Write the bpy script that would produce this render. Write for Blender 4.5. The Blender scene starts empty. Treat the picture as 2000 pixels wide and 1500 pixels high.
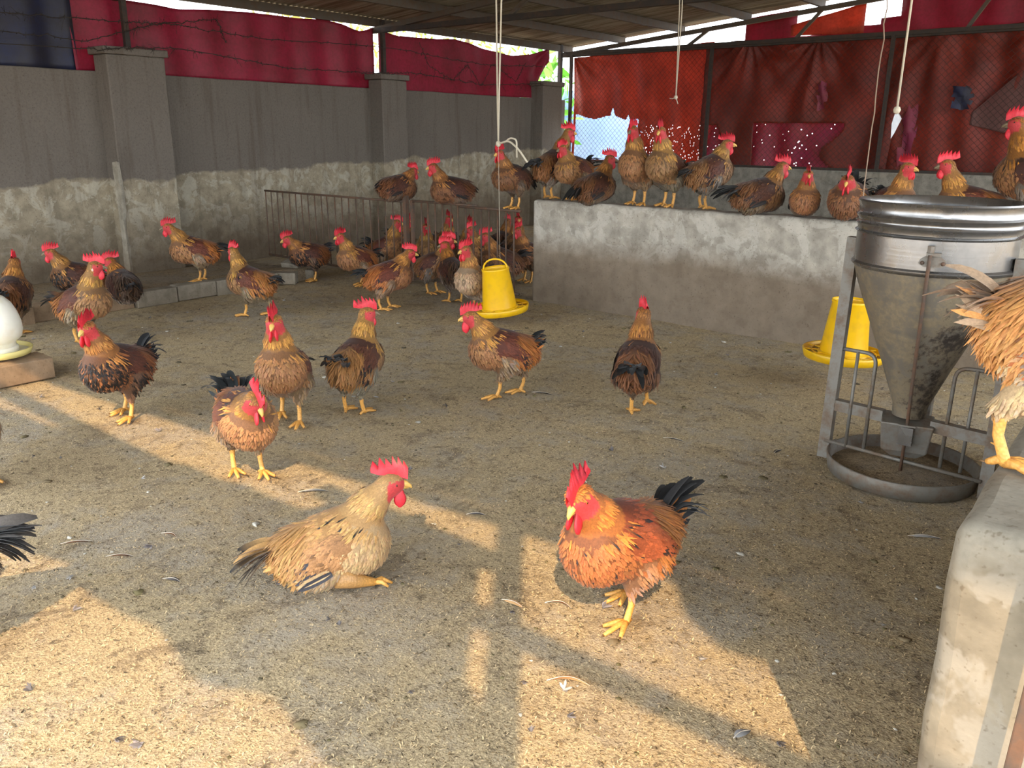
import bpy, math, random
import numpy as np

# ------------------------------------------------------------------ camera, light, exposure
scene = bpy.context.scene
CAM_H = 1.45
YAW, PITCH, ROLL, FPX = math.radians(38.85), math.radians(16.8), math.radians(.5), 1620.
def _cam_axes():
    f = np.array([-math.sin(YAW)*math.cos(PITCH), math.cos(YAW)*math.cos(PITCH), -math.sin(PITCH)])
    r = np.array([math.cos(YAW), math.sin(YAW), 0.]); u = np.cross(r, f)
    c, s = math.cos(ROLL), math.sin(ROLL)
    return np.array([c*r + s*u, -s*r + c*u, f])
AX = _cam_axes()
cam = bpy.data.cameras.new('camera'); cam_ob = bpy.data.objects.new('camera', cam); scene.collection.objects.link(cam_ob)
cam.sensor_width = 36.; cam.lens = FPX / 2000 * 36.; cam.clip_start = .05; cam.clip_end = 200
from mathutils import Matrix
mw = Matrix.Identity(4)
for i in range(3):
    mw[i][0] = AX[0][i]; mw[i][1] = AX[1][i]; mw[i][2] = -AX[2][i]
mw[2][3] = CAM_H
cam_ob.matrix_world = mw
scene.camera = cam_ob

world = bpy.data.worlds.new('hazy_sky'); scene.world = world; world.use_nodes = True
bg = world.node_tree.nodes['Background']; bg.inputs[0].default_value = (.86, .93, 1., 1); bg.inputs[1].default_value = 3.6

SUN_K = 1.11                                        # metres of ground per metre of height: sun about 42 degrees up, behind the camera
SUN_DIR = np.array([-.611*SUN_K, .792*SUN_K, -1.])
sun = bpy.data.lights.new('sun', 'SUN'); sun.energy = 2.9; sun.color = (1., .69, .38); sun.angle = math.radians(.53)
sun_ob = bpy.data.objects.new('sun', sun); scene.collection.objects.link(sun_ob)
from mathutils import Vector
sun_ob.rotation_euler = Vector(SUN_DIR).to_track_quat('-Z', 'Y').to_euler(); sun_ob.location = (3, -5, 8)

vs = scene.view_settings
vs.view_transform = 'Standard'; vs.look = 'None'; vs.gamma = 1.; vs.use_curve_mapping = False; vs.exposure = .92

cy = scene.cycles; cy.adaptive_threshold = .02; cy.max_bounces = 5; cy.diffuse_bounces = 3; cy.glossy_bounces = 2; cy.transmission_bounces = 3; cy.caustics_reflective = False; cy.caustics_refractive = False
# ------------------------------------------------------------------ helpers
def lin(r, g, b):
    c = np.array([r, g, b]) / 255.
    return np.where(c <= .04045, c / 12.92, ((c + .055) / 1.055) ** 2.4)

COL = bpy.context.scene.collection
def link(o, parent=None):
    COL.objects.link(o)
    if parent is not None: o.parent = parent
    return o
def tag(o, label=None, cat=None, group=None, kind=None):
    if label: o['label'] = label
    if cat: o['category'] = cat
    if group: o['group'] = group
    if kind: o['kind'] = kind
    return o
def empty(name, loc=(0, 0, 0), rz=0.):
    o = bpy.data.objects.new(name, None); o.location = tuple(float(x) for x in loc); o.rotation_euler = (0, 0, rz); o.empty_display_size = .05
    return link(o)

M = {}
class NT:
    """tiny wrapper for building node materials"""
    def __init__(s, name):
        s.m = bpy.data.materials.new(name); s.m.use_nodes = True; s.t = s.m.node_tree; s.t.nodes.clear()
        s.out = s.n('ShaderNodeOutputMaterial')
        s.b = s.n('ShaderNodeBsdfPrincipled'); s.l(s.b.outputs[0], s.out.inputs[0])
    def n(s, typ, **kw):
        nd = s.t.nodes.new(typ)
        for k, v in kw.items(): setattr(nd, k, v)
        return nd
    def l(s, a, b): s.t.links.new(a, b)
    def set(s, **kw):
        for k, v in kw.items():
            i = s.b.inputs[k.replace('_', ' ')]
            if hasattr(v, 'is_linked'): s.l(v, i)
            else: i.default_value = tuple(v) + ((1.,) if len(v) == 3 else ()) if hasattr(v, '__len__') else v
        return s
    def coord(s, which='Object', scale=(1, 1, 1), rot=(0, 0, 0)):
        tc = s.n('ShaderNodeTexCoord'); mp = s.n('ShaderNodeMapping'); s.l(tc.outputs[which], mp.inputs[0])
        mp.inputs['Scale'].default_value = scale; mp.inputs['Rotation'].default_value = rot
        return mp.outputs[0]
    def pos(s, scale=(1, 1, 1)):
        ge = s.n('ShaderNodeNewGeometry'); mp = s.n('ShaderNodeMapping'); s.l(ge.outputs['Position'], mp.inputs[0]); mp.inputs['Scale'].default_value = scale
        return mp.outputs[0]
    def noise(s, vec, scale, detail=4, rough=.55, dist=0.):
        nd = s.n('ShaderNodeTexNoise'); s.l(vec, nd.inputs['Vector'])
        nd.inputs['Scale'].default_value = scale; nd.inputs['Detail'].default_value = min(detail, 4); nd.inputs['Roughness'].default_value = rough; nd.inputs['Distortion'].default_value = dist
        return nd.outputs[0]
    def voro(s, vec, scale, feature='F1', out=0, rand=1.):
        nd = s.n('ShaderNodeTexVoronoi', feature=feature); s.l(vec, nd.inputs['Vector']); nd.inputs['Scale'].default_value = scale; nd.inputs['Randomness'].default_value = rand
        return nd.outputs[out]
    def ramp(s, fac, stops):
        nd = s.n('ShaderNodeValToRGB'); s.l(fac, nd.inputs[0]); e = nd.color_ramp.elements
        while len(e) < len(stops): e.new(.5)
        for i, (p, c) in enumerate(stops):
            e[i].position = p; e[i].color = (c, c, c, 1) if not hasattr(c, '__len__') else tuple(float(x) for x in c) + (1,)
        return nd.outputs[0]
    def mix(s, fac, a, b, blend='MIX'):
        nd = s.n('ShaderNodeMix', data_type='RGBA', blend_type=blend)
        for v, i in ((fac, 0), (a, 6), (b, 7)):
            if hasattr(v, 'is_linked'): s.l(v, nd.inputs[i])
            else: nd.inputs[i].default_value = v if not hasattr(v, '__len__') else tuple(float(x) for x in v) + (1.,)
        return nd.outputs[2]
    def math(s, op, a, b=None, c=None, clamp=False):
        nd = s.n('ShaderNodeMath', operation=op, use_clamp=clamp)
        for i, v in enumerate((a, b, c)):
            if v is None: continue
            if hasattr(v, 'is_linked'): s.l(v, nd.inputs[i])
            else: nd.inputs[i].default_value = v
        return nd.outputs[0]
    def sep(s, vec):
        nd = s.n('ShaderNodeSeparateXYZ'); s.l(vec, nd.inputs[0]); return nd.outputs
    def bump(s, h, strength=.3, dist=.01, prev=None):
        nd = s.n('ShaderNodeBump'); s.l(h, nd.inputs['Height']); nd.inputs['Strength'].default_value = strength; nd.inputs['Distance'].default_value = dist
        if prev is not None: s.l(prev, nd.inputs['Normal'])
        s.l(nd.outputs[0], s.b.inputs['Normal']); return nd.outputs[0]
    def attr(s, name):
        nd = s.n('ShaderNodeAttribute'); nd.attribute_name = name; return nd.outputs[0]

def plain(name, col, rough=.6, metal=0., var=.15, scale=30., bump=.15, bscale=80., bdist=.002):
    t = NT(name); v = t.coord(); f = t.noise(v, scale, 5)
    c = np.asarray(col)
    t.set(Base_Color=t.mix(f, c*(1-var), np.minimum(c*(1+var), 1)), Roughness=rough, Metallic=metal)
    if bump: t.bump(t.noise(v, bscale, 4), bump, bdist)
    M[name] = t.m; return t
def mesh_obj(name, V, F, mat, parent=None, smooth=False):
    me = bpy.data.meshes.new(name)
    me.from_pydata([tuple(map(float, v)) for v in V], [], [tuple(int(i) for i in f) for f in F]); me.update()
    if mat is not None: me.materials.append(M[mat] if isinstance(mat, str) else mat)
    if smooth: me.polygons.foreach_set('use_smooth', [True]*len(me.polygons))
    return link(bpy.data.objects.new(name, me), parent)

BOXF = [(0, 3, 2, 1), (4, 5, 6, 7), (0, 1, 5, 4), (1, 2, 6, 5), (2, 3, 7, 6), (3, 0, 4, 7)]
def box_v(lo, hi):
    (a, b, c), (d, e, f) = lo, hi
    return [(a, b, c), (d, b, c), (d, e, c), (a, e, c), (a, b, f), (d, b, f), (d, e, f), (a, e, f)]
def box(name, lo, hi, mat, parent=None, bevel=0., seg=2):
    o = mesh_obj(name, box_v(lo, hi), BOXF, mat, parent)
    if bevel:
        m = o.modifiers.new('edge', 'BEVEL'); m.width = bevel; m.segments = seg; m.limit_method = 'NONE'
    return o
def bar_v(a, b, w, h=None, up=(0, 0, 1)):
    """box section bar from a to b"""
    a = np.asarray(a, float); b = np.asarray(b, float); h = h or w; t = _n(b - a)
    u = np.asarray(up, float); s = np.cross(t, u)
    if np.linalg.norm(s) < 1e-6: s = np.array([1., 0, 0])
    s = _n(s); u = np.cross(s, t)
    return [p + s*x*w/2 + u*y*h/2 for p in (a, b) for x, y in ((-1, -1), (1, -1), (1, 1), (-1, 1))]
BARF = [(0, 1, 2, 3), (7, 6, 5, 4), (0, 4, 5, 1), (1, 5, 6, 2), (2, 6, 7, 3), (3, 7, 4, 0)]
def bar(name, a, b, w, mat, parent=None, h=None, bevel=0.):
    o = mesh_obj(name, bar_v(a, b, w, h), BARF, mat, parent)
    if bevel:
        m = o.modifiers.new('edge', 'BEVEL'); m.width = bevel; m.segments = 2
    return o
def pipe(name, pts, r, mat, parent=None, n=8):
    v, f = tube(pts, r, n); return mesh_obj(name, v, [q for a in f for q in a], mat, parent, True)
def rounded(pts, r, k=4):
    """polyline with rounded corners"""
    pts = [np.asarray(p, float) for p in pts]; out = [pts[0]]
    for i in range(1, len(pts)-1):
        a, b, c = pts[i-1:i+2]; da = _n(a-b)*r; dc = _n(c-b)*r
        for t in np.linspace(0, 1, k+1): out.append((b+da)*(1-t)**2 + 2*b*t*(1-t) + (b+dc)*t*t)
    return np.array(out + [pts[-1]])
def lathe(name, prof, mat, parent=None, n=32, close=False, smooth=True):
    prof = list(prof); k = len(prof); th = np.linspace(0, 2*np.pi, n, endpoint=False)
    V = [(r*math.cos(a), r*math.sin(a), z) for r, z in prof for a in th]
    F = [(i*n+j, i*n+(j+1) % n, (i+1)*n+(j+1) % n, (i+1)*n+j) for i in range(k-1) for j in range(n)]
    if close: F += [((k-1)*n+j, (k-1)*n+(j+1) % n, (j+1) % n, j) for j in range(n)]
    return mesh_obj(name, V, F, mat, parent, smooth)
def autosmooth(o, ang=35):
    me = o.data; me.polygons.foreach_set('use_smooth', [True]*len(me.polygons)); me.set_sharp_from_angle(angle=math.radians(ang)); return o

def ray(x, y):
    return AX.T @ np.array([(x-1000)/FPX, -(y-750)/FPX, 1.])
def gp(x, y, z=0.):
    """point of height z seen at photo position x, y"""
    d = ray(x, y); t = (z - CAM_H)/d[2]; return np.array([0, 0, CAM_H]) + t*d
# ------------------------------------------------------------------ roosters
def _n(v):
    v = np.asarray(v, float); return v / (np.linalg.norm(v) + 1e-12)

def _smin(a, b, k):
    h = np.clip(.5 + .5 * (b - a) / k, 0, 1)
    return b + (a - b) * h - k * h * (1 - h)

def _ell(P, c, r, Rm):
    q = (P - c) @ Rm; r = np.asarray(r)
    k0 = np.linalg.norm(q / r, axis=1); k1 = np.linalg.norm(q / (r * r), axis=1) + 1e-9
    return k0 * (k0 - 1) / k1

def _cone(P, a, b, r1, r2):
    a = np.asarray(a); ba = np.asarray(b) - a; pa = P - a
    h = np.clip(pa @ ba / (ba @ ba), 0, 1)
    return np.linalg.norm(pa - h[:, None] * ba, axis=1) - (r1 + (r2 - r1) * h)

def _nets(F, o, h):
    """naive surface nets of a scalar grid -> verts, quads"""
    S = F < 0
    nx, ny, nz = F.shape
    cs = np.zeros((nx-1, ny-1, nz-1), np.int8)
    for i in (0, 1):
        for j in (0, 1):
            for k in (0, 1):
                cs += S[i:nx-1+i, j:ny-1+j, k:nz-1+k]
    act = (cs > 0) & (cs < 8)
    idx = -np.ones(act.shape, np.int64); A = np.argwhere(act); idx[act] = np.arange(len(A))
    acc = np.zeros((len(A), 3)); cnt = np.zeros(len(A))
    C = [(i, j, k) for i in (0, 1) for j in (0, 1) for k in (0, 1)]
    for c in C:
        for ax in range(3):
            if c[ax]: continue
            d = list(c); d[ax] = 1
            f0 = F[A[:, 0]+c[0], A[:, 1]+c[1], A[:, 2]+c[2]]; f1 = F[A[:, 0]+d[0], A[:, 1]+d[1], A[:, 2]+d[2]]
            m = (f0 < 0) != (f1 < 0)
            t = np.where(m, f0 / np.where(m, f0 - f1, 1), 0)
            p = np.array(c, float)[None, :].repeat(len(A), 0); p[:, ax] = t
            acc += p * m[:, None]; cnt += m
    V = (A + acc / cnt[:, None]) * h + o
    Q = []
    for ax in range(3):
        s0 = [slice(1, n-1) for n in F.shape]; s1 = list(s0)
        s0[ax] = slice(0, F.shape[ax]-1); s1[ax] = slice(1, F.shape[ax])
        m = S[tuple(s0)] != S[tuple(s1)]
        E = np.argwhere(m)
        off = [1, 1, 1]; off[ax] = 0
        E = E + off
        b, c = (ax+1) % 3, (ax+2) % 3
        def cell(db, dc):
            X = E.copy(); X[:, b] -= db; X[:, c] -= dc
            return idx[X[:, 0], X[:, 1], X[:, 2]]
        q = np.stack([cell(1, 1), cell(0, 1), cell(0, 0), cell(1, 0)], 1)
        fl = S[E[:, 0], E[:, 1], E[:, 2]]
        q[~fl] = q[~fl][:, ::-1]
        Q.append(q)
    return V, np.concatenate(Q)

class Geo:
    """collects verts / faces / colours / material index / normals as numpy blocks and links them as one mesh"""
    def __init__(s): s.v = []; s.f = []; s.c = []; s.m = []; s.n = []; s.k = 0
    def add(s, v, f, col, mat=0, nor=None):
        v = np.asarray(v, float).reshape(-1, 3); col = np.asarray(col, float)
        if col.ndim == 1: col = np.repeat(col[None, :3], len(v), 0)
        s.v.append(v); s.c.append(col[:, :3])
        s.n.append(np.zeros_like(v) if nor is None else nor)
        for a in (f if isinstance(f, list) else [f]):
            a = np.asarray(a, np.int64)
            if len(a): s.f.append(a + s.k); s.m.append(np.full(len(a), mat))
        s.k += len(v)
    def mesh(s, name, mats, custom=False):
        V = np.concatenate(s.v); Cc = np.concatenate(s.c); N = np.concatenate(s.n)
        loops = np.concatenate([a.ravel() for a in s.f]); tot = np.concatenate([np.full(len(a), a.shape[1]) for a in s.f])
        me = bpy.data.meshes.new(name)
        me.vertices.add(len(V)); me.vertices.foreach_set('co', V.ravel().astype(np.float32))
        me.loops.add(len(loops)); me.loops.foreach_set('vertex_index', loops.astype(np.int32))
        me.polygons.add(len(tot)); me.polygons.foreach_set('loop_start', np.concatenate([[0], np.cumsum(tot)[:-1]]).astype(np.int32))
        me.polygons.foreach_set('loop_total', tot.astype(np.int32))
        me.polygons.foreach_set('material_index', np.concatenate(s.m).astype(np.int32))
        me.polygons.foreach_set('use_smooth', np.ones(len(tot), bool))
        for m in mats: me.materials.append(m)
        at = me.color_attributes.new('plumage', 'FLOAT_COLOR', 'POINT')
        at.data.foreach_set('color', np.concatenate([Cc, np.ones((len(Cc), 1))], 1).ravel().astype(np.float32))
        me.update(calc_edges=True)
        if custom:
            L = np.linalg.norm(N, axis=1)
            vn = np.zeros(len(V) * 3, np.float32); me.vertices.foreach_get('normal', vn); vn = vn.reshape(-1, 3)
            N = np.where(L[:, None] > .5, N, vn)
            me.normals_split_custom_set_from_vertices(N.astype(np.float32).tolist())
        return me

def feathers(g, P, Nn, D, L, W, lift, curl, c0, c1, cedge=None, mat=0, seed=0, soft=.65):
    """one small leaf-shaped mesh for each row of P; D flow, Nn surface normal"""
    k = len(P)
    if not k: return
    L = np.broadcast_to(L, k)[:, None]; W = np.broadcast_to(W, k)[:, None]
    lift = np.broadcast_to(lift, k)[:, None]; curl = np.broadcast_to(curl, k)[:, None]
    D = D - Nn * np.sum(D * Nn, 1)[:, None]; D /= np.linalg.norm(D, axis=1)[:, None] + 1e-9
    S = np.cross(Nn, D)
    def at(t, w): return P + D * L * t + Nn * L * (lift * t - curl * t * t) + S * W * w - Nn * abs(w) * W * .25
    pts = [at(-.12, 0), at(.3, .42), at(.3, -.42), at(.72, .46), at(.72, -.46), at(1., 0.)]
    V = np.stack(pts, 1).reshape(-1, 3)
    b = np.arange(k)[:, None] * 6
    tri = np.concatenate([b + [0, 2, 1], b + [3, 4, 5]]); qd = b + [1, 2, 4, 3]
    cm = (c0 + c1) / 2; ce = c1 if cedge is None else cedge
    Cc = np.stack([c0, cm if cedge is None else (cm+ce)/2, cm if cedge is None else (cm+ce)/2, ce, ce, ce], 1).reshape(-1, 3)
    nn = Nn * soft + (Nn + D * -(lift - 2*curl*.5)) * (1 - soft); nn /= np.linalg.norm(nn, axis=1)[:, None]
    sl = S * .35
    Nv = np.stack([nn, nn + sl, nn - sl, nn + sl, nn - sl, nn], 1).reshape(-1, 3); Nv /= np.linalg.norm(Nv, axis=1)[:, None]
    g.add(V, [tri, qd], Cc, mat, Nv)

def tube(pts, rad, n=6, cap=True):
    """verts and faces of a round tapering tube through pts"""
    pts = np.asarray(pts, float); k = len(pts); rad = np.broadcast_to(rad, k)
    V = []; up = np.array([.13, .31, .94])
    for i in range(k):
        t = _n(pts[min(i+1, k-1)] - pts[max(i-1, 0)])
        a = _n(np.cross(t, up if abs(t @ up) < .95 else [1, 0, 0])); b = np.cross(t, a)
        if i and np.linalg.norm(a - pa) > 1e-9:
            a = _n(pa - t * (pa @ t)); b = np.cross(t, a)
        pa = a
        th = np.arange(n) * 2 * np.pi / n
        V.append(pts[i] + rad[i] * (np.cos(th)[:, None] * a + np.sin(th)[:, None] * b))
    V = np.concatenate(V)
    i = np.arange(k-1)[:, None] * n; j = np.arange(n)[None, :]
    Q = np.stack([i + j, i + (j+1) % n, i + n + (j+1) % n, i + n + j], -1).reshape(-1, 4)
    F = [Q]
    if cap:
        V = np.concatenate([V, pts[:1], pts[-1:]])
        jj = np.arange(n)
        F.append(np.stack([np.full(n, k*n), (jj+1) % n, jj], 1)); F.append(np.stack([np.full(n, k*n+1), (k-1)*n + jj, (k-1)*n + (jj+1) % n], 1))
    return V, F

def strip(pts, wid, side, col0, col1, thick=.0, nor=None):
    """a long curved feather: quad strip with a raised shaft"""
    k = len(pts); s = np.asarray(side)
    if s.ndim == 1: s = np.repeat(s[None], k, 0)
    t = np.gradient(pts, axis=0); t /= np.linalg.norm(t, axis=1)[:, None]
    nn = np.cross(t, s); nn /= np.linalg.norm(nn, axis=1)[:, None]
    V = np.stack([pts + s * wid[:, None] - nn*wid[:, None]*.25, pts, pts - s * wid[:, None] - nn*wid[:, None]*.25], 1).reshape(-1, 3)
    b = np.arange(k-1)[:, None] * 3
    Q = np.concatenate([b + [0, 1, 4, 3], b + [1, 2, 5, 4]])
    w = np.linspace(0, 1, k)[:, None]
    c = col0 * (1-w) + col1 * w
    return V, Q, np.repeat(c, 3, 0)

BLK = lin(20, 21, 22)
PAL = dict(
    classic=dict(hackle=lin(200, 140, 70), back=lin(98, 48, 30), wing=lin(108, 54, 34), saddle=lin(186, 114, 54), breast=lin(172, 122, 80), fluff=lin(168, 138, 104), tail=lin(18, 24, 26), flight=lin(44, 36, 34)),
    dark=dict(hackle=lin(192, 132, 68), back=lin(86, 46, 30), wing=lin(86, 48, 32), saddle=lin(150, 92, 48), breast=lin(160, 108, 66), fluff=lin(140, 108, 82), tail=lin(24, 27, 31), flight=lin(30, 27, 27), lace=lin(26, 22, 20)),
    buff=dict(hackle=lin(210, 160, 102), back=lin(206, 152, 94), wing=lin(196, 138, 88), saddle=lin(206, 150, 88), breast=lin(216, 174, 124), fluff=lin(208, 170, 126), tail=lin(206, 156, 94), flight=lin(66, 62, 66), speck=lin(70, 64, 62)),
    red=dict(hackle=lin(212, 132, 58), back=lin(172, 84, 44), wing=lin(166, 88, 50), saddle=lin(188, 124, 62), breast=lin(176, 110, 62), fluff=lin(196, 142, 98), tail=lin(20, 21, 22), flight=lin(56, 40, 34), speck=lin(58, 46, 42)),
    grey=dict(hackle=lin(200, 144, 76), back=lin(94, 52, 34), wing=lin(98, 54, 36), saddle=lin(158, 108, 62), breast=lin(164, 122, 84), fluff=lin(150, 136, 118), tail=lin(22, 22, 22), flight=lin(30, 28, 28)),
    brown=dict(hackle=lin(186, 124, 64), back=lin(80, 46, 30), wing=lin(88, 50, 34), saddle=lin(132, 84, 50), breast=lin(136, 92, 58), fluff=lin(130, 104, 80), tail=lin(20, 19, 18), flight=lin(30, 26, 24)),
    silver=dict(hackle=lin(190, 130, 66), back=lin(70, 48, 36), wing=lin(76, 60, 50), saddle=lin(96, 84, 74), breast=lin(150, 104, 66), fluff=lin(170, 130, 92), tail=lin(40, 38, 38), flight=lin(110, 106, 104)),
    amber=dict(hackle=lin(214, 140, 62), back=lin(186, 98, 48), wing=lin(186, 104, 58), saddle=lin(212, 148, 86), breast=lin(224, 182, 134), fluff=lin(230, 194, 148), tail=lin(170, 140, 112), flight=lin(128, 106, 92)),
    pale=dict(hackle=lin(202, 146, 78), back=lin(92, 48, 30), wing=lin(96, 60, 40), saddle=lin(150, 104, 58), breast=lin(206, 178, 140), fluff=lin(206, 186, 156), tail=lin(22, 22, 22), flight=lin(34, 30, 30)),
    rump=dict(hackle=lin(190, 124, 50), back=lin(74, 44, 28), wing=lin(84, 46, 30), saddle=lin(78, 56, 36), breast=lin(160, 112, 70), fluff=lin(150, 134, 114), tail=lin(24, 22, 22), flight=lin(32, 28, 28)),
)
COMB_RED = lin(222, 46, 60)

def make_rooster(at, head_deg, label, pal='classic', sc=1., pitch=12, zb=.275, sit=False, neck=(.155, 70, 0), head=(0, -5), feet=((.02, .055), (-.02, -.055)),
                 tail=(50, .15, 9), wing=0., seed=1, lod=1., hang=0., comb=1., group=None, lift_foot=None, roll=0., fluffy=1., cat='rooster'):
    """at: world base point; head_deg: world heading of the beak, degrees CCW from +X"""
    rng = np.random.default_rng(seed)
    p = {k: np.asarray(v) for k, v in PAL[pal].items()}
    tint = np.array([1 + rng.uniform(-.06, .06), 1 + rng.uniform(-.05, .05), 1 + rng.uniform(-.05, .05)])
    for k in p: p[k] = p[k] * tint
    if sit: zb = zb if zb < .2 else .125
    a = math.radians(pitch); ca, sa = math.cos(a), math.sin(a); ro = math.radians(roll)
    fwd = np.array([ca, 0, sa]); side = np.array([0, math.cos(ro), math.sin(ro)]); side = _n(side - fwd*(side@fwd)); up = np.cross(fwd, side)
    B = np.array([.0 if sit else .045, 0, zb]); Rb = np.stack([fwd, side, up], 1); I = np.eye(3)
    bp = lambda x, y, z: B + fwd * x + side * y + up * z
    nl, na, ny = neck; na = math.radians(na); ny = math.radians(ny)
    N0 = bp(.105, 0, .05)
    nd = np.array([math.cos(na) * math.cos(ny), math.cos(na) * math.sin(ny), math.sin(na)])
    Hd = N0 + nd * nl
    N1 = N0 + nd * nl * .5 + np.array([-.018, 0, .0]) * (1 if na > .9 else .3)
    hy = math.radians(head[0]); hp = math.radians(head[1])
    hd = np.array([math.cos(hp) * math.cos(hy), math.cos(hp) * math.sin(hy), math.sin(hp)])
    hs = _n(np.cross([0, 0, 1], hd)); hu = np.cross(hd, hs); Rh = np.stack([hd, hs, hu], 1)
    prims = [('e', bp(0, 0, 0), (.165, .118, .122), Rb), ('e', bp(.085, 0, -.012), (.098, .104, .108), Rb), ('e', bp(-.115, 0, .02), (.095, .085, .088), Rb),
             ('e', bp(-.07, 0, -.035), (.1*fluffy, .1*fluffy, .09*fluffy), Rb),
             ('c', N0 - fwd*.03, N1, .082, .05), ('c', N1, Hd - hd*.005, .054, .034), ('e', Hd + hd*.006, (.041, .030, .033), Rh)]
    hips = []; legs = []
    if not sit:
        for s, (fx, fy) in zip((1, -1), feet):
            fz = 0.
            if lift_foot == s: fz = .05
            F = np.array([fx, fy, fz]); K = F + np.array([-.032, -s*.004, .098 - (.02 if lift_foot == s else 0)])
            hip = bp(-.05, s*.06, -.05)
            prims.append(('c', hip, K + np.array([.012, 0, .022]), .068, .022)); legs.append((F, K, hip))
    lo = np.array([-.30, -.21, -.02]); hi = np.array([.43, .21, zb + .33])
    if sit: lo[2] = -.03
    h = .0085 * lod
    gx = [np.arange(lo[i], hi[i] + h, h) for i in range(3)]
    G = np.stack(np.meshgrid(*gx, indexing='ij'), -1); P = G.reshape(-1, 3)
    D = None; body = None
    for t in prims:
        d = _ell(P, *t[1:]) if t[0] == 'e' else _cone(P, *t[1:])
        D = d if D is None else _smin(D, d, .03)
    if sit: D = np.maximum(D, .004 - P[:, 2]) if not hang else D
    V, Q = _nets(D.reshape(G.shape[:3]), lo, h)
    # vertex normals
    fn = np.cross(V[Q[:, 2]] - V[Q[:, 0]], V[Q[:, 3]] - V[Q[:, 1]]); area = np.linalg.norm(fn, axis=1) * .5
    VN = np.zeros_like(V)
    for k in range(4): np.add.at(VN, Q[:, k], fn)
    VN /= np.linalg.norm(VN, axis=1)[:, None] + 1e-12

    nax = [N0 - fwd*.02, N1, Hd]
    def zones(X):
        q = (X - B) @ Rb
        s1 = np.clip((X - nax[0]) @ (nax[1]-nax[0]) / ((nax[1]-nax[0]) @ (nax[1]-nax[0])), 0, 1); d1 = np.linalg.norm(X - nax[0] - s1[:, None]*(nax[1]-nax[0]), axis=1)
        s2 = np.clip((X - nax[1]) @ (nax[2]-nax[1]) / ((nax[2]-nax[1]) @ (nax[2]-nax[1])), 0, 1); d2 = np.linalg.norm(X - nax[1] - s2[:, None]*(nax[2]-nax[1]), axis=1)
        tn = np.where(d1 < d2, s1*.5, .5 + s2*.5); dn = np.minimum(d1 - (.085 - .03*s1), d2 - (.055 - .02*s2))
        hq = (X - Hd) @ Rh
        face = (np.linalg.norm(hq, axis=1) < .062) & (hq[:, 0] > -.013) & (hq[:, 2] < .022)
        crown = (np.linalg.norm(hq, axis=1) < .055) & ~face
        z = np.full(len(X), 3)                      # breast
        z[(q[:, 2] > .035) & (q[:, 0] > -.05) & (q[:, 0] < .075)] = 1   # back
        z[(q[:, 0] <= -.05) & (q[:, 2] > -.02)] = 2  # saddle
        z[(q[:, 2] <= -.02) & (q[:, 0] < .0)] = 4    # fluff
        z[(X[:, 2] < zb - .12) & (q[:, 0] < .06)] = 5       # thigh
        if sit: z[z == 5] = 4
        front = q[:, 0] > .1
        z[(tn > .12) & (dn < .012) & ~((q[:, 2] < .06) & front & (tn < .3))] = 0
        z[crown] = 6; z[face] = 7
        return z, tn, q
    zc = np.stack([p['hackle']*1.06, p['back'], p['saddle'], p['breast'], p['fluff'], p['fluff']*.94, p['hackle']*.9, COMB_RED*.9])
    g = Geo()
    z, tn, q = zones(V)
    base = zc[z] * (.75 if pal in ('buff', 'amber') else .5); base[z == 7] = lin(206, 66, 68)  # skin darkened to paint shade into the gaps between feathers
    # soften zone borders on the skin
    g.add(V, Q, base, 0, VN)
    # covering feathers
    dens = {0: 13000, 1: 6000, 2: 8500, 3: 9500, 4: 8000, 5: 10000, 6: 20000}
    siz = {0: (.072, .009, .05, .03), 1: (.05, .0155, .06, .04), 2: (.085, .0095, .08, .08), 3: (.042, .0125, .045, .03), 4: (.05, .011, .12, .05), 5: (.032, .009, .08, .03), 6: (.018, .0055, .1, .02)}
    fc = V[Q].mean(1); fz, ft, fq = zones(fc + rng.normal(0, .009, fc.shape) * (np.linalg.norm(fc - Hd, axis=1) > .09)[:, None]); fN = fn / (np.linalg.norm(fn, axis=1)[:, None] + 1e-12)
    gs = lod ** .5 if lod > 1 else lod
    for k in range(7):
        m = np.where(fz == k)[0]
        if not len(m): continue
        n = int(dens[k] * area[m].sum() / gs ** 2 * (.75 if lod > 1 else 1.))
        pick = rng.choice(m, n, p=area[m] / area[m].sum())
        r1, r2 = rng.random((2, n, 1)); X = V[Q[pick]]
        Pk = (X[:, 0]*(1-r1) + X[:, 1]*r1)*(1-r2) + (X[:, 3]*(1-r1) + X[:, 2]*r1)*r2
        Nk = VN[Q[pick]].mean(1); Nk /= np.linalg.norm(Nk, axis=1)[:, None] + 1e-9
        tk = ft[pick][:, None]; qk = fq[pick]
        sgn = np.sign(qk[:, 1])[:, None]
        if k in (0, 6):
            ax = np.where(tk < .5, nax[0]-nax[1], nax[1]-nax[2]); ax = ax / np.linalg.norm(ax, axis=1)[:, None]
            Dk = ax + (1 - tk) * (-.3*fwd) * (k == 0)
        elif k == 1: Dk = -fwd + 0*Nk - .15*up + sgn*.18*side
        elif k == 2: Dk = -fwd*.75 - up*.55*np.clip(1.0 - qk[:, 2:3]*4, .3, 1.2) + sgn*.35*side
        elif k == 3: Dk = -fwd*.6 - up*.7 + 0*Nk
        elif k == 4: Dk = -fwd*.5 - np.array([0, 0, .75]) + 0*Nk
        else: Dk = np.array([-.15, 0, -1]) + 0*Nk
        Dk = Dk + rng.normal(0, .16, (n, 3))
        L0, W0, li, cu = siz[k]
        L = L0 * gs * rng.uniform(.75, 1.2, n); W = W0 * gs * rng.uniform(.8, 1.2, n)
        if k == 0: L = L * (.55 + .6*(1 - ft[pick]))
        c = zc[k][None, :] * rng.uniform(.8, 1.16, (n, 1)) * (1 + rng.normal(0, .035, (n, 3)))
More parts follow.
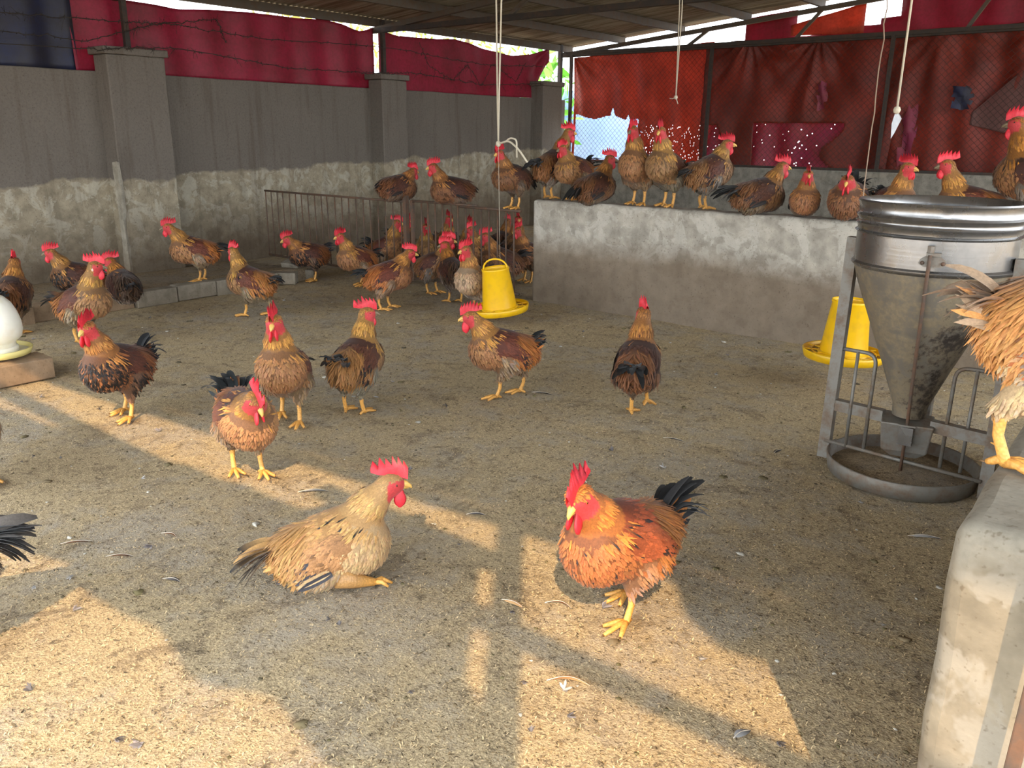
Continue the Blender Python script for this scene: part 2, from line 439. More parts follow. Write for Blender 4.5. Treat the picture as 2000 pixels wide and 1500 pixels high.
        tip = c * rng.uniform(.95, 1.18, (n, 1)); ce = None
        if k == 0:
            tip = tip * np.array([1.08, 1.12, 1.0]); lowf = (ft[pick] < .3) & (rng.random(n) < .22); tip[lowf] = BLK * 1.6
            br_ = rng.random(n) < .17; c[br_] = c[br_]*.45 + p['back']*.5; tip[br_] = c[br_]*1.3
        if k in (1, 2) and pal in ('classic', 'dark', 'grey', 'brown', 'rump'):
            dk = rng.random(n) < (.18 if k == 2 else .3); c[dk] *= .4
            if k == 2: gold = rng.random(n) < .35; c[gold] = p['hackle'] * .85
        if k == 3:
            up_b = np.clip((qk[:, 2:3] + .02) * 9, 0, 1); c = c*(1-.45*up_b) + p['hackle']*.45*up_b
            dk = rng.random(n) < .3; c[dk] = c[dk]*.75 + p['back']*.25
            tip = c * 1.12
        if 'lace' in p and k in (3, 4) :
            ce = np.repeat(p['lace'][None], n, 0)*rng.uniform(.8, 1.6, (n, 1)); ok = rng.random(n) < .25; ce[ok] = c[ok]
        if 'speck' in p and (k == 1 or (k == 3 and pal != 'buff')):
            sp = rng.random(n) < .035; tip[sp] = p['speck']
        if k == 4:
            gr = rng.random(n) < .3; c[gr] = c[gr]*.7 + c[gr].mean(1, keepdims=True)*.3; tip = c*1.08
        feathers(g, Pk, Nk, Dk, L, W, li * rng.uniform(.4, 1.5, n), cu, c*((.72 if k in (0, 1, 2) else .9) if pal in ('buff', 'amber') else (.5 if k in (0, 1, 2) else .76)), tip, ce, 0, soft=.6)  # feather bases darkened, painting shade where feathers overlap
    # feet: shanks, toes and claws, part of the same body
    lc = lin(230, 168, 84) * rng.uniform(.88, 1.08); lc2 = lc * .86
    sl = 8 if lod <= 1.1 else 6
    for (F, K, hip) in legs:
        A = F + np.array([0, 0, .014])
        kk = K + np.array([.012, 0, .02])
        vv, ff = tube([kk + (hip-kk)*.12, kk, K*.6 + A*.4, A + (K-A)*.12, A], [.014, .0135, .0102, .0108, .0122], sl); g.add(vv, ff, lc, 1)
        tw = rng.uniform(-.12, .12)
        flat = F[2] < .01
        for ta, tl in ((.55, .070), (0., .090), (-.55, .070), (math.pi + .35*np.sign(F[1] + 1e-6), .032)):
            d = np.array([math.cos(ta + tw), math.sin(ta + tw), 0])
            dz = 0 if flat else -.4
            pts = [A, A + d*tl*.35 + [0, 0, .003 + dz*tl*.35], A + d*tl*.7 + [0, 0, -.004 + dz*tl*.7], A + d*tl + [0, 0, -.0085 + dz*tl]]
            vv, ff = tube(pts, [.011, .0092, .008, .0052], sl); g.add(vv, ff, lc2 if ta else lc, 1)
            vv, ff = tube([pts[-1], pts[-1] + d*.013 + [0, 0, -.002]], [.0034, .0008], 5); g.add(vv, ff, lin(120, 92, 60), 1)
        # spur
        vv, ff = tube([A + (K-A)*.35, A + (K-A)*.35 + [-.017, -.006*np.sign(F[1]), .002]], [.005, .001], 5); g.add(vv, ff, lc2, 1)
    if sit and feet is not None and len(feet) == 1:         # one shank folded out in front
        (fx, fy), = feet
        K = np.array([fx - .065, fy, .032]); A = np.array([fx, fy, .018])
        vv, ff = tube([K - [.05, 0, -.025], K, A], [.042, .026, .0125], 9); g.add(vv, ff, np.concatenate([np.repeat(p['saddle'][None]*.8, 18, 0), np.repeat(lc[None], 9, 0), p['saddle'][None]*.8, lc[None]]), 1)
        for ta, tl in ((.45, .05), (0, .06), (-.5, .05), (2.9, .024)):
            d = np.array([math.cos(ta), math.sin(ta), 0])
            vv, ff = tube([A, A + d*tl*.5 + [0, 0, .004], A + d*tl*.95 - [0, 0, .011]], [.0105, .0085, .004], 8); g.add(vv, ff, lc, 1)

    hdg = math.radians(head_deg)
    root = empty('rooster', at, hdg); root.scale = (sc, sc, sc)
    tag(root, label, cat, group)
    body_me = g.mesh('rooster_body', [M['plumage'], M['leg_skin']], custom=True)
    link(bpy.data.objects.new('body', body_me), root)

    # wings
    for s in (1, -1):
        w = Geo()
        drop = wing
        wf = _n(fwd + up * (.10 + drop)); wu = _n(up - wf*(up @ wf)); wo = _n(side*s + up*.12); wu = np.cross(wf, wo)*(1 if s > 0 else -1); 
        Wc = bp(-.012, s*.104, .02)
        Rw = np.stack([wf, wo, wu], 1)
        nu, nv = 14, 9
        uu, vv = np.meshgrid(np.linspace(0, 2*np.pi, nu, endpoint=False), np.linspace(.02, np.pi/2, nv), indexing='ij')
        def wsurf(th, ph):     # outer half of a flattened egg; ph 0 = pole out, pi/2 = rim
            x = np.sin(ph)*np.cos(th); zz = np.sin(ph)*np.sin(th); y = np.cos(ph)
            taper = 1 - .28*np.clip(-x, 0, 1)
            loc = np.stack([x*.125, y*.026 - .010 - .016*np.clip(x, -1, 1)**2 - .012*zz**2, zz*.07*taper - .012*np.clip(-x, 0, 1)], -1)
            nrm = np.stack([x*.25, np.full_like(x, 1.), zz*.4], -1)
            return loc, nrm / np.linalg.norm(nrm, axis=-1, keepdims=True)
        loc, nrm = wsurf(uu, vv)
        X = (loc.reshape(-1, 3) @ Rw.T) + Wc; NX = nrm.reshape(-1, 3) @ Rw.T
        ii, jj = np.meshgrid(np.arange(nu), np.arange(nv-1), indexing='ij')
        q4 = np.stack([ii*nv + jj, ii*nv + jj+1, ((ii+1) % nu)*nv + jj+1, ((ii+1) % nu)*nv + jj], -1).reshape(-1, 4)
        if s > 0: q4 = q4[:, ::-1]
        w.add(X, q4, p['wing']*.75, 0, NX)
        n = int(620 / gs**2)
        th = rng.uniform(0, 2*np.pi, n); ph = np.arccos(1 - rng.random(n)*.98)
        lo_, no_ = wsurf(th, ph); PX = lo_ @ Rw.T + Wc; NN = no_ @ Rw.T
        Dw = -wf*1. - wu*.28 + rng.normal(0, .17, (n, 3))
        c = p['wing'][None]*rng.uniform(.75, 1.22, (n, 1))
        rear = np.clip(-lo_[:, 0:1]*9, 0, 1)*(lo_[:, 2:3] < .02)
        dk = (rng.random((n, 1)) < (.3 if pal in ('buff', 'amber') else .55)*rear)
        c = np.where(dk, p['flight']*1.1, c)
        if pal in ('buff',): sp = rng.random(n) < .12; c[sp] = c[sp]*.5
        rim = np.clip((np.sin(ph) - .72)*3.2, 0, 1)[:, None]*(rng.random((n, 1)) < .75)
        edge = np.where(lo_[:, 2:3] > .0, p['back']*.5 + p['saddle']*.5*(lo_[:, 0:1] < 0) + p['back']*.5*(lo_[:, 0:1] >= 0), p['breast']); edge = np.where((lo_[:, 0:1] > .06), p['hackle']*.4 + p['breast']*.6, edge)
        c = c*(1-rim) + edge*rng.uniform(.8, 1.1, (n, 1))*rim
        feathers(w, PX, NN, Dw + NN*.0, .05*gs*rng.uniform(.7, 1.25, n), .0155*gs, .08, .05, c*.55, c*1.12, None, 0, soft=.7)  # wing feather bases darkened the same way, as painted overlap shade
        nf = 7
        for i in range(nf):
            u = i / (nf-1)
            b0 = Wc + wf*(-.02 - .03*u) + wu*(-.052 + .05*u) + wo*(.012 - .002*i)
            ln = .125 - .035*u
            t = np.linspace(0, 1, 6)[:, None]
            pts = b0 - wf*ln*t + wu*(-.012*t - .006*t*t + .012*u*t) - wo*(.018*t*t)
            wd = .0125*np.array([.7, 1, 1, .95, .7, .12])
            cc = p['flight']*rng.uniform(.8, 1.4)
            c1 = p['wing'] if (i % 3 == 1) else cc
            if pal == 'buff' and i % 2: cc = p['breast']; c1 = p['breast']
            v_, q_, c_ = strip(pts, wd, wu, cc, c1)
            w.add(v_, q_, c_, 0)
        link(bpy.data.objects.new('wing', w.mesh('rooster_wing', [M['plumage']], custom=True)), root)

    # tail
    ta, tl, nt = tail; nt = int(nt * 1.8)
    w = Geo(); tr = math.radians(ta)
    T0 = bp(-.155, 0, .055)
    back = np.array([-math.cos(tr), 0, math.sin(tr)]); tup = np.array([math.sin(tr), 0, math.cos(tr)])
    for i in range(nt):
        lat = ((i/(nt-1) - .5)*2 + rng.uniform(-.15, .15))*.8; lay = rng.uniform(-.9, 1)
        ln = tl*(1.05 - .25*abs(lat))*rng.uniform(.8, 1.15)
        d = _n(back + side*lat*.55 + tup*lay*.25)
        t = np.linspace(0, 1, 8)[:, None]
        sag = (.35 + .3*abs(lat)) * rng.uniform(.6, 1.5)
        pts = T0 + side*lat*.03 + d*ln*t*1.1 + np.array([0, 0, -1])*ln*sag*t**2.4 + side*lat*ln*.2*t**2 + np.array([-1, 0, 0])*ln*.22*t**2
        wd = (.024 if pal == 'silver' else .0165)*np.array([.6, .9, 1.05, 1.1, 1.1, 1., .8, .3])*rng.uniform(.8, 1.2)
        c = p['tail']*rng.uniform(.8, 1.5)
        c0 = c; c1 = c
        if pal == 'buff': c1 = BLK if rng.random() < .45 else c*.9
        if pal == 'dark' and rng.random() < .35: c0 = lin(150, 150, 155)
        if pal == 'silver' and rng.random() < .5: c0 = lin(150, 140, 130); c1 = lin(70, 62, 56)
        if rng.random() < .22: c0 = p['saddle']*.7
        sd = _n(side*.8 + tup*.5*np.sign(lat+1e-6)*(1 if lat > 0 else 1)*.6)
        v_, q_, c_ = strip(pts, wd, sd, c0, c1); w.add(v_, q_, c_, 0)
    # soft cover at the tail root
    n = int(46/gs); lat = rng.uniform(-1, 1, n)[:, None]; uq = rng.random((n, 1))
    PX = T0 + side*lat*.055 - back*.03 + tup*(.0 - .03*abs(lat)) + back*uq*.05
    NN = np.repeat(tup[None], n, 0) + side*lat*.8; NN /= np.linalg.norm(NN, axis=1)[:, None]
    c = np.where(rng.random((n, 1)) < .45, p['saddle'], p['tail']*1.3)*rng.uniform(.7, 1.2, (n, 1))
    feathers(w, PX, NN, back + rng.normal(0, .25, (n, 3)) + side*lat*.3, .075*rng.uniform(.7, 1.2, n), .016, .1, .25, c, c*1.1, None, 0, soft=.5)
    link(bpy.data.objects.new('tail', w.mesh('rooster_tail', [M['plumage']])), root)

    HS = 1.2; hd = hd*HS; hs = hs*HS; hu = hu*HS
    # comb: a notched blade standing on the crown
    w = Geo()
    ns = int(rng.integers(6, 8)); prof = []
    x0, x1 = .042, -.050
    lean = rng.uniform(-.14, .14)
    for i in range(ns):
        u0 = i/ns; u1 = (i + .5)/ns; xa = x0 + (x1-x0)*u0; xb = x0 + (x1-x0)*u1
        hgt = (.026 + .022*math.sin(math.pi*(.12 + .8*u1))) * comb * rng.uniform(.85, 1.15)
        prof.append((xa, (.020 + .016*math.sin(math.pi*min(1, u0 + .12)))*comb)); prof.append((xb - .010*u1 - .006, .012 + hgt))
    prof.append((x1 - .012, .026*comb))
    low = [(x1 - .014, .013), (x1 + .01, .004), (0, .004), (x0 - .012, .0), (x0 + .001, -.006)]
    poly = prof + low
    top = np.array(prof); m = len(prof)
    bx = np.interp(np.linspace(0, 1, m), [0, .35, .75, 1], [x0, .005, x1+.008, x1-.012]); bz = np.interp(np.linspace(0, 1, m), [0, .35, .75, 1], [-.004, .006, .008, .014])
    bot = np.stack([bx, bz], 1); mid = bot*.5 + top*.5
    rows = [(bot, .0065), (mid, .0052), (top, .0012)]
    Vc = []
    for s in (1, -1):
        for r, th in rows:
            wob = .006*np.sin(np.linspace(0, 7, m) + seed)*(r[:, 1])/.05
            Vc.append(Hd + hd*(r[:, 0:1] + .004) + hu*(r[:, 1:2] + .021) + hs*(s*th + wob + lean*r[:, 1])[:, None])
    Vc = np.concatenate(Vc); Qc = []
    for s in range(2):
        for r in range(2):
            o0 = (s*3 + r)*m; o1 = (s*3 + r + 1)*m
            for i in range(m-1):
                qd = [o0+i, o0+i+1, o1+i+1, o1+i]; Qc.append(qd if s == 0 else qd[::-1])
    for i in range(m-1): Qc.append([2*m+i, 2*m+i+1, 5*m+i+1, 5*m+i])
    w.add(Vc, np.array(Qc), COMB_RED*rng.uniform(.85, 1.1), 0)
    link(bpy.data.objects.new('comb', w.mesh('rooster_comb', [M['comb']])), root)
    # wattles, ear lobes
    for s in (1, -1):
        w = Geo(); nu, nv = 8, 7
        th = np.linspace(0, 2*np.pi, nu, endpoint=False)
        rows = []
        sw = rng.uniform(.9, 1.15)
        for j in range(nv):
            v = j/(nv-1); rr = math.sin(math.pi*min(1, v*.93+.05))**.7
            wv = .0185*rr*(.65 + .5*v)*sw
            cpt = Hd + hd*(.026 - .004*v) + hs*s*(.008 + .006*v) - np.array([0, 0, HS])*(.012 + .050*v*sw)
            rows.append(cpt + np.cos(th)[:, None]*hd*wv + np.sin(th)[:, None]*hs*wv*.32)
        Vw = np.concatenate(rows); ii, jj = np.meshgrid(np.arange(nv-1), np.arange(nu), indexing='ij')
        Qw = np.stack([ii*nu+jj, (ii+1)*nu+jj, (ii+1)*nu+(jj+1) % nu, ii*nu+(jj+1) % nu], -1).reshape(-1, 4)
        w.add(Vw, Qw, COMB_RED*rng.uniform(.85, 1.05), 0)
        link(bpy.data.objects.new('wattle', w.mesh('rooster_wattle', [M['comb']])), root)
        w = Geo(); vv, ff = ball(Hd - hd*.012 + hs*s*.0275 - hu*.012, (.0085, .005, .013), Rh, 6, 5); w.add(vv, ff, COMB_RED*.95 if rng.random() < .6 else lin(225, 190, 170), 0)
        link(bpy.data.objects.new('ear_lobe', w.mesh('rooster_ear', [M['comb']])), root)
        w = Geo(); vv, ff = ball(Hd + hd*.012 + hs*s*.0272 + hu*.006, (.006, .0035, .006), Rh, 8, 6); cv = np.repeat(lin(186, 104, 30)[None], len(vv), 0)
        dd = np.linalg.norm(((vv - Hd) @ Rh)[:, [0, 2]] - np.array([.012, .006])*HS, axis=1); cv[dd < .0037] = lin(12, 10, 10)
        w.add(vv, ff, cv, 0); link(bpy.data.objects.new('eye', w.mesh('rooster_eye', [M['eye']])), root)
    # beak, upper and lower
    w = Geo(); bc = lin(214, 172, 92) if rng.random() < .7 else lin(120, 104, 80)
    vv, ff = tube([Hd + hd*.026 + hu*.002, Hd + hd*.042 + hu*.001, Hd + hd*.056 - hu*.006, Hd + hd*.061 - hu*.012], [.0155, .0115, .0065, .001], 7); w.add(vv, ff, bc, 0)
    vv, ff = tube([Hd + hd*.026 - hu*.008, Hd + hd*.042 - hu*.009, Hd + hd*.052 - hu*.012], [.0105, .007, .001], 6); w.add(vv, ff, bc*.85, 0)
    link(bpy.data.objects.new('beak', w.mesh('rooster_beak', [M['beak']])), root)
    return root

def ball(c, r, Rm, nu, nv):
    th = np.linspace(0, 2*np.pi, nu, endpoint=False); ph = np.linspace(0, np.pi, nv)
    X = np.stack([np.outer(np.sin(ph), np.cos(th)), np.repeat(np.cos(ph)[:, None], nu, 1), np.outer(np.sin(ph), np.sin(th))], -1).reshape(-1, 3) * np.asarray(r)
    ii, jj = np.meshgrid(np.arange(nv-1), np.arange(nu), indexing='ij')
    Qb = np.stack([ii*nu+jj, ii*nu+(jj+1) % nu, (ii+1)*nu+(jj+1) % nu, (ii+1)*nu+jj], -1).reshape(-1, 4)
    return X @ np.asarray(Rm).T + np.asarray(c), Qb
t = NT('plumage'); v = t.coord()
t.set(Base_Color=t.mix(1., t.attr('plumage'), t.ramp(t.noise(t.coord('Object', (1, 1, 1)), 160, 3, .7), [(.3, .58), (.7, .92)]), 'MULTIPLY'), Roughness=.58)
t.b.inputs['Sheen Weight'].default_value = .12; t.b.inputs['Specular IOR Level'].default_value = .3
t.bump(t.noise(v, 260, 2), .25, .002); M['plumage'] = t.m
t = NT('leg_skin'); v = t.coord()
t.set(Base_Color=t.mix(1., t.attr('plumage'), t.ramp(t.voro(v, 160), [(.1, 1.05), (.8, .75)]), 'MULTIPLY'), Roughness=.5)
t.bump(t.voro(v, 170), .5, .002); M['leg_skin'] = t.m
t = NT('comb'); v = t.coord()
t.set(Base_Color=t.mix(1., t.attr('plumage'), t.ramp(t.noise(v, 120, 3), [(.3, .8), (.7, 1.08)]), 'MULTIPLY'), Roughness=.5)
t.b.inputs['Subsurface Weight'].default_value = .15; t.b.inputs['Subsurface Radius'].default_value = (.012, .003, .002); t.b.inputs['Subsurface Scale'].default_value = .5
t.bump(t.noise(v, 320, 2), .4, .002); M['comb'] = t.m
t = NT('eye'); t.set(Base_Color=t.attr('plumage'), Roughness=.15); M['eye'] = t.m
t = NT('beak'); t.set(Base_Color=t.attr('plumage'), Roughness=.4); M['beak'] = t.m
# ------------------------------------------------------------------ surface materials
def plaster(name, up, low, dirt, zsplit, zdirt, zn=.16, white=None, streaks=.35, soft=.16, tilt=0.):
    """cement render: darker coat above, weathered paler band, brown dirt near the ground, all with ragged edges"""
    t = NT(name); v = t.pos(); z = t.sep(v)[2]
    if tilt: z = t.math('ADD', z, t.math('MULTIPLY', t.math('SUBTRACT', t.sep(v)[1], 6.), -tilt))
    n1 = t.noise(v, 1.6, 6, .62); n2 = t.noise(v, 9, 6, .6); n3 = t.noise(v, 45, 4, .6)
    zz = t.math('ADD', z, t.math('MULTIPLY', t.math('SUBTRACT', n1, .5), zn*2.2)); zz = t.math('ADD', zz, t.math('MULTIPLY', t.math('SUBTRACT', n2, .5), zn*.7))
    fu = t.ramp(t.math('MULTIPLY_ADD', zz, 1., .5 - zsplit), [(.485, 0.), (.515, 1.)])
    fd = t.ramp(t.math('MULTIPLY_ADD', zz, 1., .5 - zdirt), [(.5 - soft, 1.), (.5 + soft, 0.)])
    lowc = t.mix(t.ramp(n2, [(.35, 0.), (.68, 1.)]), np.asarray(low)*.68, np.asarray(low)*1.12)
    flake = t.ramp(t.noise(v, 5.5, 8, .7, .6), [(.50, 0.), (.56, 1.)])
    lowc = t.mix(t.math('MULTIPLY', flake, .45), lowc, np.asarray(white if white is not None else low)*1.15)
    lowc = t.mix(t.math('MULTIPLY', fd, .88), lowc, t.mix(n2, np.asarray(dirt)*.75, np.asarray(dirt)*1.25))
    upc = t.mix(n1, np.asarray(up)*.84, np.asarray(up)*1.16); upc = t.mix(t.ramp(n3, [(.3, .35), (.55, 0.)]), upc, np.asarray(up)*.55)
    c = t.mix(fu, lowc, upc)
    c = t.mix(t.ramp(t.noise(v, 70, 2), [(.62, 0.), (.72, .5)]), c, np.asarray(dirt)*.45)
    streak = t.ramp(t.noise(t.pos((7, 7, .5)), 1.5, 5, .6), [(.52, 0.), (.7, streaks)])
    c = t.mix(streak, c, np.asarray(dirt)*.6)
    t.set(Base_Color=c, Roughness=.92); t.b.inputs['Specular IOR Level'].default_value = .15
    b1 = t.bump(t.math('ADD', n2, t.math('MULTIPLY', fu, .35)), .55, .012); t.bump(n3, .35, .004, b1)
    M[name] = t.m
plaster('render_left', lin(112, 104, 95), lin(158, 146, 124), lin(98, 84, 68), 1.02, .5, white=lin(176, 170, 154), soft=.3, tilt=.035, zn=.12)
plaster('render_back', lin(128, 122, 112), lin(140, 134, 122), lin(100, 90, 76), 1.6, .2)
plaster('render_half', lin(178, 172, 160), lin(176, 168, 154), lin(120, 104, 86), .98, .54, zn=.10, white=lin(190, 184, 172), streaks=.12, soft=.10)
plaster('render_front', lin(138, 131, 117), lin(136, 126, 108), lin(128, 108, 84), .8, .3, zn=.1, white=lin(148, 142, 130))
plaster('block_cement', lin(158, 150, 138), lin(152, 144, 130), lin(120, 106, 86), 1.5, .05, zn=.06)
plaster('block_earth', lin(150, 128, 104), lin(150, 128, 104), lin(128, 104, 80), 1.5, .05, zn=.06)

def litter_mat(name, a, b, conc, dirt):
    t = NT(name); v = t.pos()
    big = t.noise(v, 1.1, 5, .6); mid = t.noise(v, 6, 5, .65, .4); fine = t.noise(v, 95, 5, .75); grain = t.voro(t.pos((1, 1, 1)), 150)
    c = t.mix(t.ramp(fine, [(.34, 0.), (.66, 1.)]), b, a)
    c = t.mix(t.ramp(grain, [(.0, .35), (.35, 0.)]), c, np.asarray(a)*1.25)
    c = t.mix(t.ramp(t.noise(v, 240, 2), [(.58, 0.), (.7, .55)]), c, np.asarray(b)*.45)
    bare = t.ramp(t.math('ADD', t.math('MULTIPLY', big, .7), t.math('MULTIPLY', mid, .5)), [(.56, 0.), (.70, .9)])
    c = t.mix(bare, c, t.mix(mid, np.asarray(conc)*.85, np.asarray(conc)*1.1))
    dm = t.ramp(t.noise(v, 4.2, 8, .75, 1.), [(.53, 0.), (.68, .7)])
    c = t.mix(dm, c, dirt)
    sm = t.ramp(t.noise(v, 24, 6, .75), [(.56, 0.), (.66, .7)]); c = t.mix(sm, c, np.asarray(dirt)*.75)
    fl = t.ramp(t.noise(v, 70, 3, .6, .6), [(.60, 0.), (.66, .7)]); c = t.mix(fl, c, np.asarray(dirt)*.62)
    fl2 = t.ramp(t.noise(t.pos((1, .35, 1)), 120, 2, .5, 1.), [(.62, 0.), (.68, .6)]); c = t.mix(fl2, c, np.asarray(a)*1.3)
    t.set(Base_Color=c, Roughness=.95); t.b.inputs['Specular IOR Level'].default_value = .1
    b1 = t.bump(mid, .5, .02); b2 = t.bump(fine, .8, .008, b1); t.bump(grain, .4, .004, b2)
    M[name] = t.m
litter_mat('husk_floor', lin(203, 182, 144), lin(154, 136, 107), lin(170, 158, 139), lin(122, 107, 87))
litter_mat('bed_soil', lin(166, 146, 116), lin(124, 106, 84), lin(140, 128, 112), lin(92, 78, 62))
litter_mat('yard_soil', lin(176, 154, 122), lin(140, 120, 92), lin(150, 140, 124), lin(110, 96, 76))

def steel(name, col, rust, rough=.55, metal=.6, amt=.5):
    t = NT(name); v = t.pos(); n = t.noise(v, 14, 7, .7); n2 = t.noise(v, 90, 4, .6)
    f = t.ramp(n, [(.62 - amt*.35, 0.), (.78 - amt*.25, 1.)])
    t.set(Base_Color=t.mix(f, col, t.mix(n2, np.asarray(rust)*.7, np.asarray(rust)*1.25)), Metallic=t.math('MULTIPLY', t.math('SUBTRACT', 1., f), metal), Roughness=rough)
    t.bump(n2, .3, .002); M[name] = t.m
steel('rusty_steel', lin(86, 74, 64), lin(104, 74, 54), .75, .2, .7)
steel('galv_steel', lin(128, 124, 116), lin(108, 90, 72), .6, .45, .58)
steel('dark_steel', lin(58, 52, 47), lin(72, 54, 42), .8, .2, .5)
steel('purlin_steel', lin(92, 84, 74), lin(86, 68, 52), .75, .3, .55)
t = NT('roof_metal'); v = t.pos(); n = t.noise(v, 3, 5); st = t.noise(t.pos((.6, 14, 1)), 1.6, 4)
t.set(Base_Color=t.mix(t.ramp(st, [(.4, 0.), (.65, 1.)]), lin(160, 154, 142), lin(112, 100, 84)), Metallic=.25, Roughness=.6); M['roof_metal'] = t.m
plain('wire', lin(62, 54, 48), .7, .4, bump=0)
plain('rope', lin(206, 196, 174), .9, var=.2, scale=200, bump=.5, bscale=600, bdist=.002)
plain('cord', lin(190, 180, 160), .8, bump=0)
plain('dirty_cord', lin(150, 128, 108), .9, bump=0)

def sheet_mat(name, col, col2, trans=.45, weave=True):
    t = NT(name); v = t.pos()
    n = t.noise(v, 2.2, 6, .65); n2 = t.noise(v, 30, 4, .6)
    c = t.mix(t.ramp(n, [(.35, 0.), (.7, 1.)]), col, col2)
    c = t.mix(t.ramp(n2, [(.35, .35), (.6, 0.)]), c, np.asarray(col2)*.55)
    t.set(Base_Color=c, Roughness=.55)
    wv = t.math('ADD', t.noise(t.pos((160, 160, 6)), 1., 1), t.noise(t.pos((6, 6, 160)), 1., 1)); t.bump(wv, .3, .003)
    tr = t.n('ShaderNodeBsdfTranslucent'); t.l(t.mix(1., c, (1., .8, .8), 'MULTIPLY'), tr.inputs[0])
    mx = t.n('ShaderNodeMixShader'); mx.inputs[0].default_value = trans; t.l(t.b.outputs[0], mx.inputs[1]); t.l(tr.outputs[0], mx.inputs[2]); t.l(mx.outputs[0], t.out.inputs[0])
    M[name] = t.m
sheet_mat('tarp_magenta', lin(158, 30, 62), lin(128, 30, 44), .3)
sheet_mat('tarp_rust', lin(196, 88, 58), lin(152, 62, 42), .42)
sheet_mat('tarp_brown', lin(146, 54, 34), lin(110, 42, 28), .3)
sheet_mat('tarp_dusty', lin(122, 84, 76), lin(112, 62, 54), .35)
sheet_mat('tarp_pink', lin(150, 52, 84), lin(150, 68, 66), .4)
sheet_mat('tarp_blue', lin(30, 36, 70), lin(52, 48, 50), .2)
sheet_mat('tarp_white', lin(226, 228, 230), lin(206, 212, 220), .3)
sheet_mat('tarp_paleblue', lin(150, 178, 224), lin(136, 168, 216), .3)
sheet_mat('tarp_green', lin(60, 84, 66), lin(74, 84, 70), .25)

# ------------------------------------------------------------------ floor and walls
def roof_z(x): return 2.86 + .09*(x + 8.6)
rg = np.random.default_rng(5)
# floor: a gently uneven grid
fx = np.linspace(-9, 3.4, 90); fy = np.linspace(-1.2, 12.1, 96)
X, Y = np.meshgrid(fx, fy, indexing='ij')
Z = .006*np.sin(X*2.3 + 1)*np.sin(Y*1.9) + .003*np.sin(X*6.1 + Y*4.7) - .009
i, j = np.meshgrid(np.arange(89), np.arange(95), indexing='ij'); q = np.stack([i*96+j, (i+1)*96+j, (i+1)*96+j+1, i*96+j+1], -1).reshape(-1, 4)
o = mesh_obj('floor', np.stack([X, Y, Z], -1).reshape(-1, 3), q, 'husk_floor', None, True); tag(o, 'concrete pen floor strewn with pale rice husk litter', 'floor', kind='structure')
o = mesh_obj('ground', [(-45, -30, -.05), (35, -30, -.05), (35, 45, -.05), (-45, 45, -.05)], [(0, 1, 2, 3)], 'yard_soil'); tag(o, 'bare earth yard around the shed', 'ground', kind='structure')

def rough_wall(name, lo, hi, mat, parent=None, bevel=.012, n=None, amp=.006, seed=0):
    """wall block with slightly uneven faces"""
    o = box(name, lo, hi, mat, parent)
    import bmesh
    bm = bmesh.new(); bm.from_mesh(o.data)
    L = np.array(hi) - np.array(lo)
    for ax in range(3):
        k = int(max(1, min(60, L[ax]/(n or .12))))
        for c in range(1, k):
            p = [0, 0, 0]; p[ax] = lo[ax] + L[ax]*c/k; nn = [0, 0, 0]; nn[ax] = 1
            bmesh.ops.bisect_plane(bm, geom=bm.verts[:] + bm.edges[:] + bm.faces[:], plane_co=p, plane_no=nn)
    rr = np.random.default_rng(seed + 1)
    for v in bm.verts: v.co += Vector(rr.normal(0, amp, 3))
    bm.to_mesh(o.data); bm.free()
    if bevel:
        m = o.modifiers.new('edge', 'BEVEL'); m.width = bevel; m.segments = 3; m.limit_method = 'ANGLE'; m.angle_limit = math.radians(55)
    o.data.polygons.foreach_set('use_smooth', [True]*len(o.data.polygons))
    o.data.set_sharp_from_angle(angle=math.radians(70))
    return o
wl = rough_wall('wall_left', (-8.82, -1., -.05), (-8.6, 12.05, 2.), 'render_left', n=.4, amp=.003); tag(wl, 'tall grey cement wall with weathered pale lower half', 'wall', kind='structure')
for y0, y1, zt in ((4.15, 4.75, 2.15), (7.68, 8.12, 2.1), (11.1, 11.62, 2.18), (.6, 1.15, 2.15)):
    pl = rough_wall('pillar', (-8.62, y0, -.05), (-8.36, y1, zt), 'render_left', wl, n=.2, amp=.003, seed=int(y0*10))
    rough_wall('pillar_cap', (-8.66, y0 - .03, zt), (-8.33, y1 + .03, zt + .07), 'render_left', pl, n=.2, amp=.002)
plaster('pale_edge', lin(160, 154, 140), lin(164, 156, 140), lin(116, 100, 82), 1.6, .25, zn=.1, streaks=.2)
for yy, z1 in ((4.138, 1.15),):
    rough_wall('pale_corner_strip', (-8.46, yy - .010, .0), (-8.354, yy + .02, z1), 'pale_edge', wl, n=.09, amp=.005, bevel=0, seed=3)  # narrow paler strip set on the side corner of the first pillar
wb = rough_wall('wall_back', (-8.6, 11.98, -.05), (3.2, 12.16, 1.0), 'render_back', n=.5, amp=.003); tag(wb, 'low grey cement wall under the chain-link fence', 'wall', kind='structure')
wm = rough_wall('wall_middle', (-4.56, 5.93, -.05), (1.4, 6.16, .895), 'render_half', n=.1, amp=.0035, bevel=.03); tag(wm, 'waist-high whitewashed half wall with a brown dirty foot', 'wall', kind='structure')
wf_ = rough_wall('wall_right', (-.205, 1.40, -.05), (.06, 4.4, .86), 'render_front', n=.12, amp=.0028, bevel=.03, seed=9); tag(wf_, 'low cement wall end close to the camera, sunlit near its foot', 'wall', kind='structure')
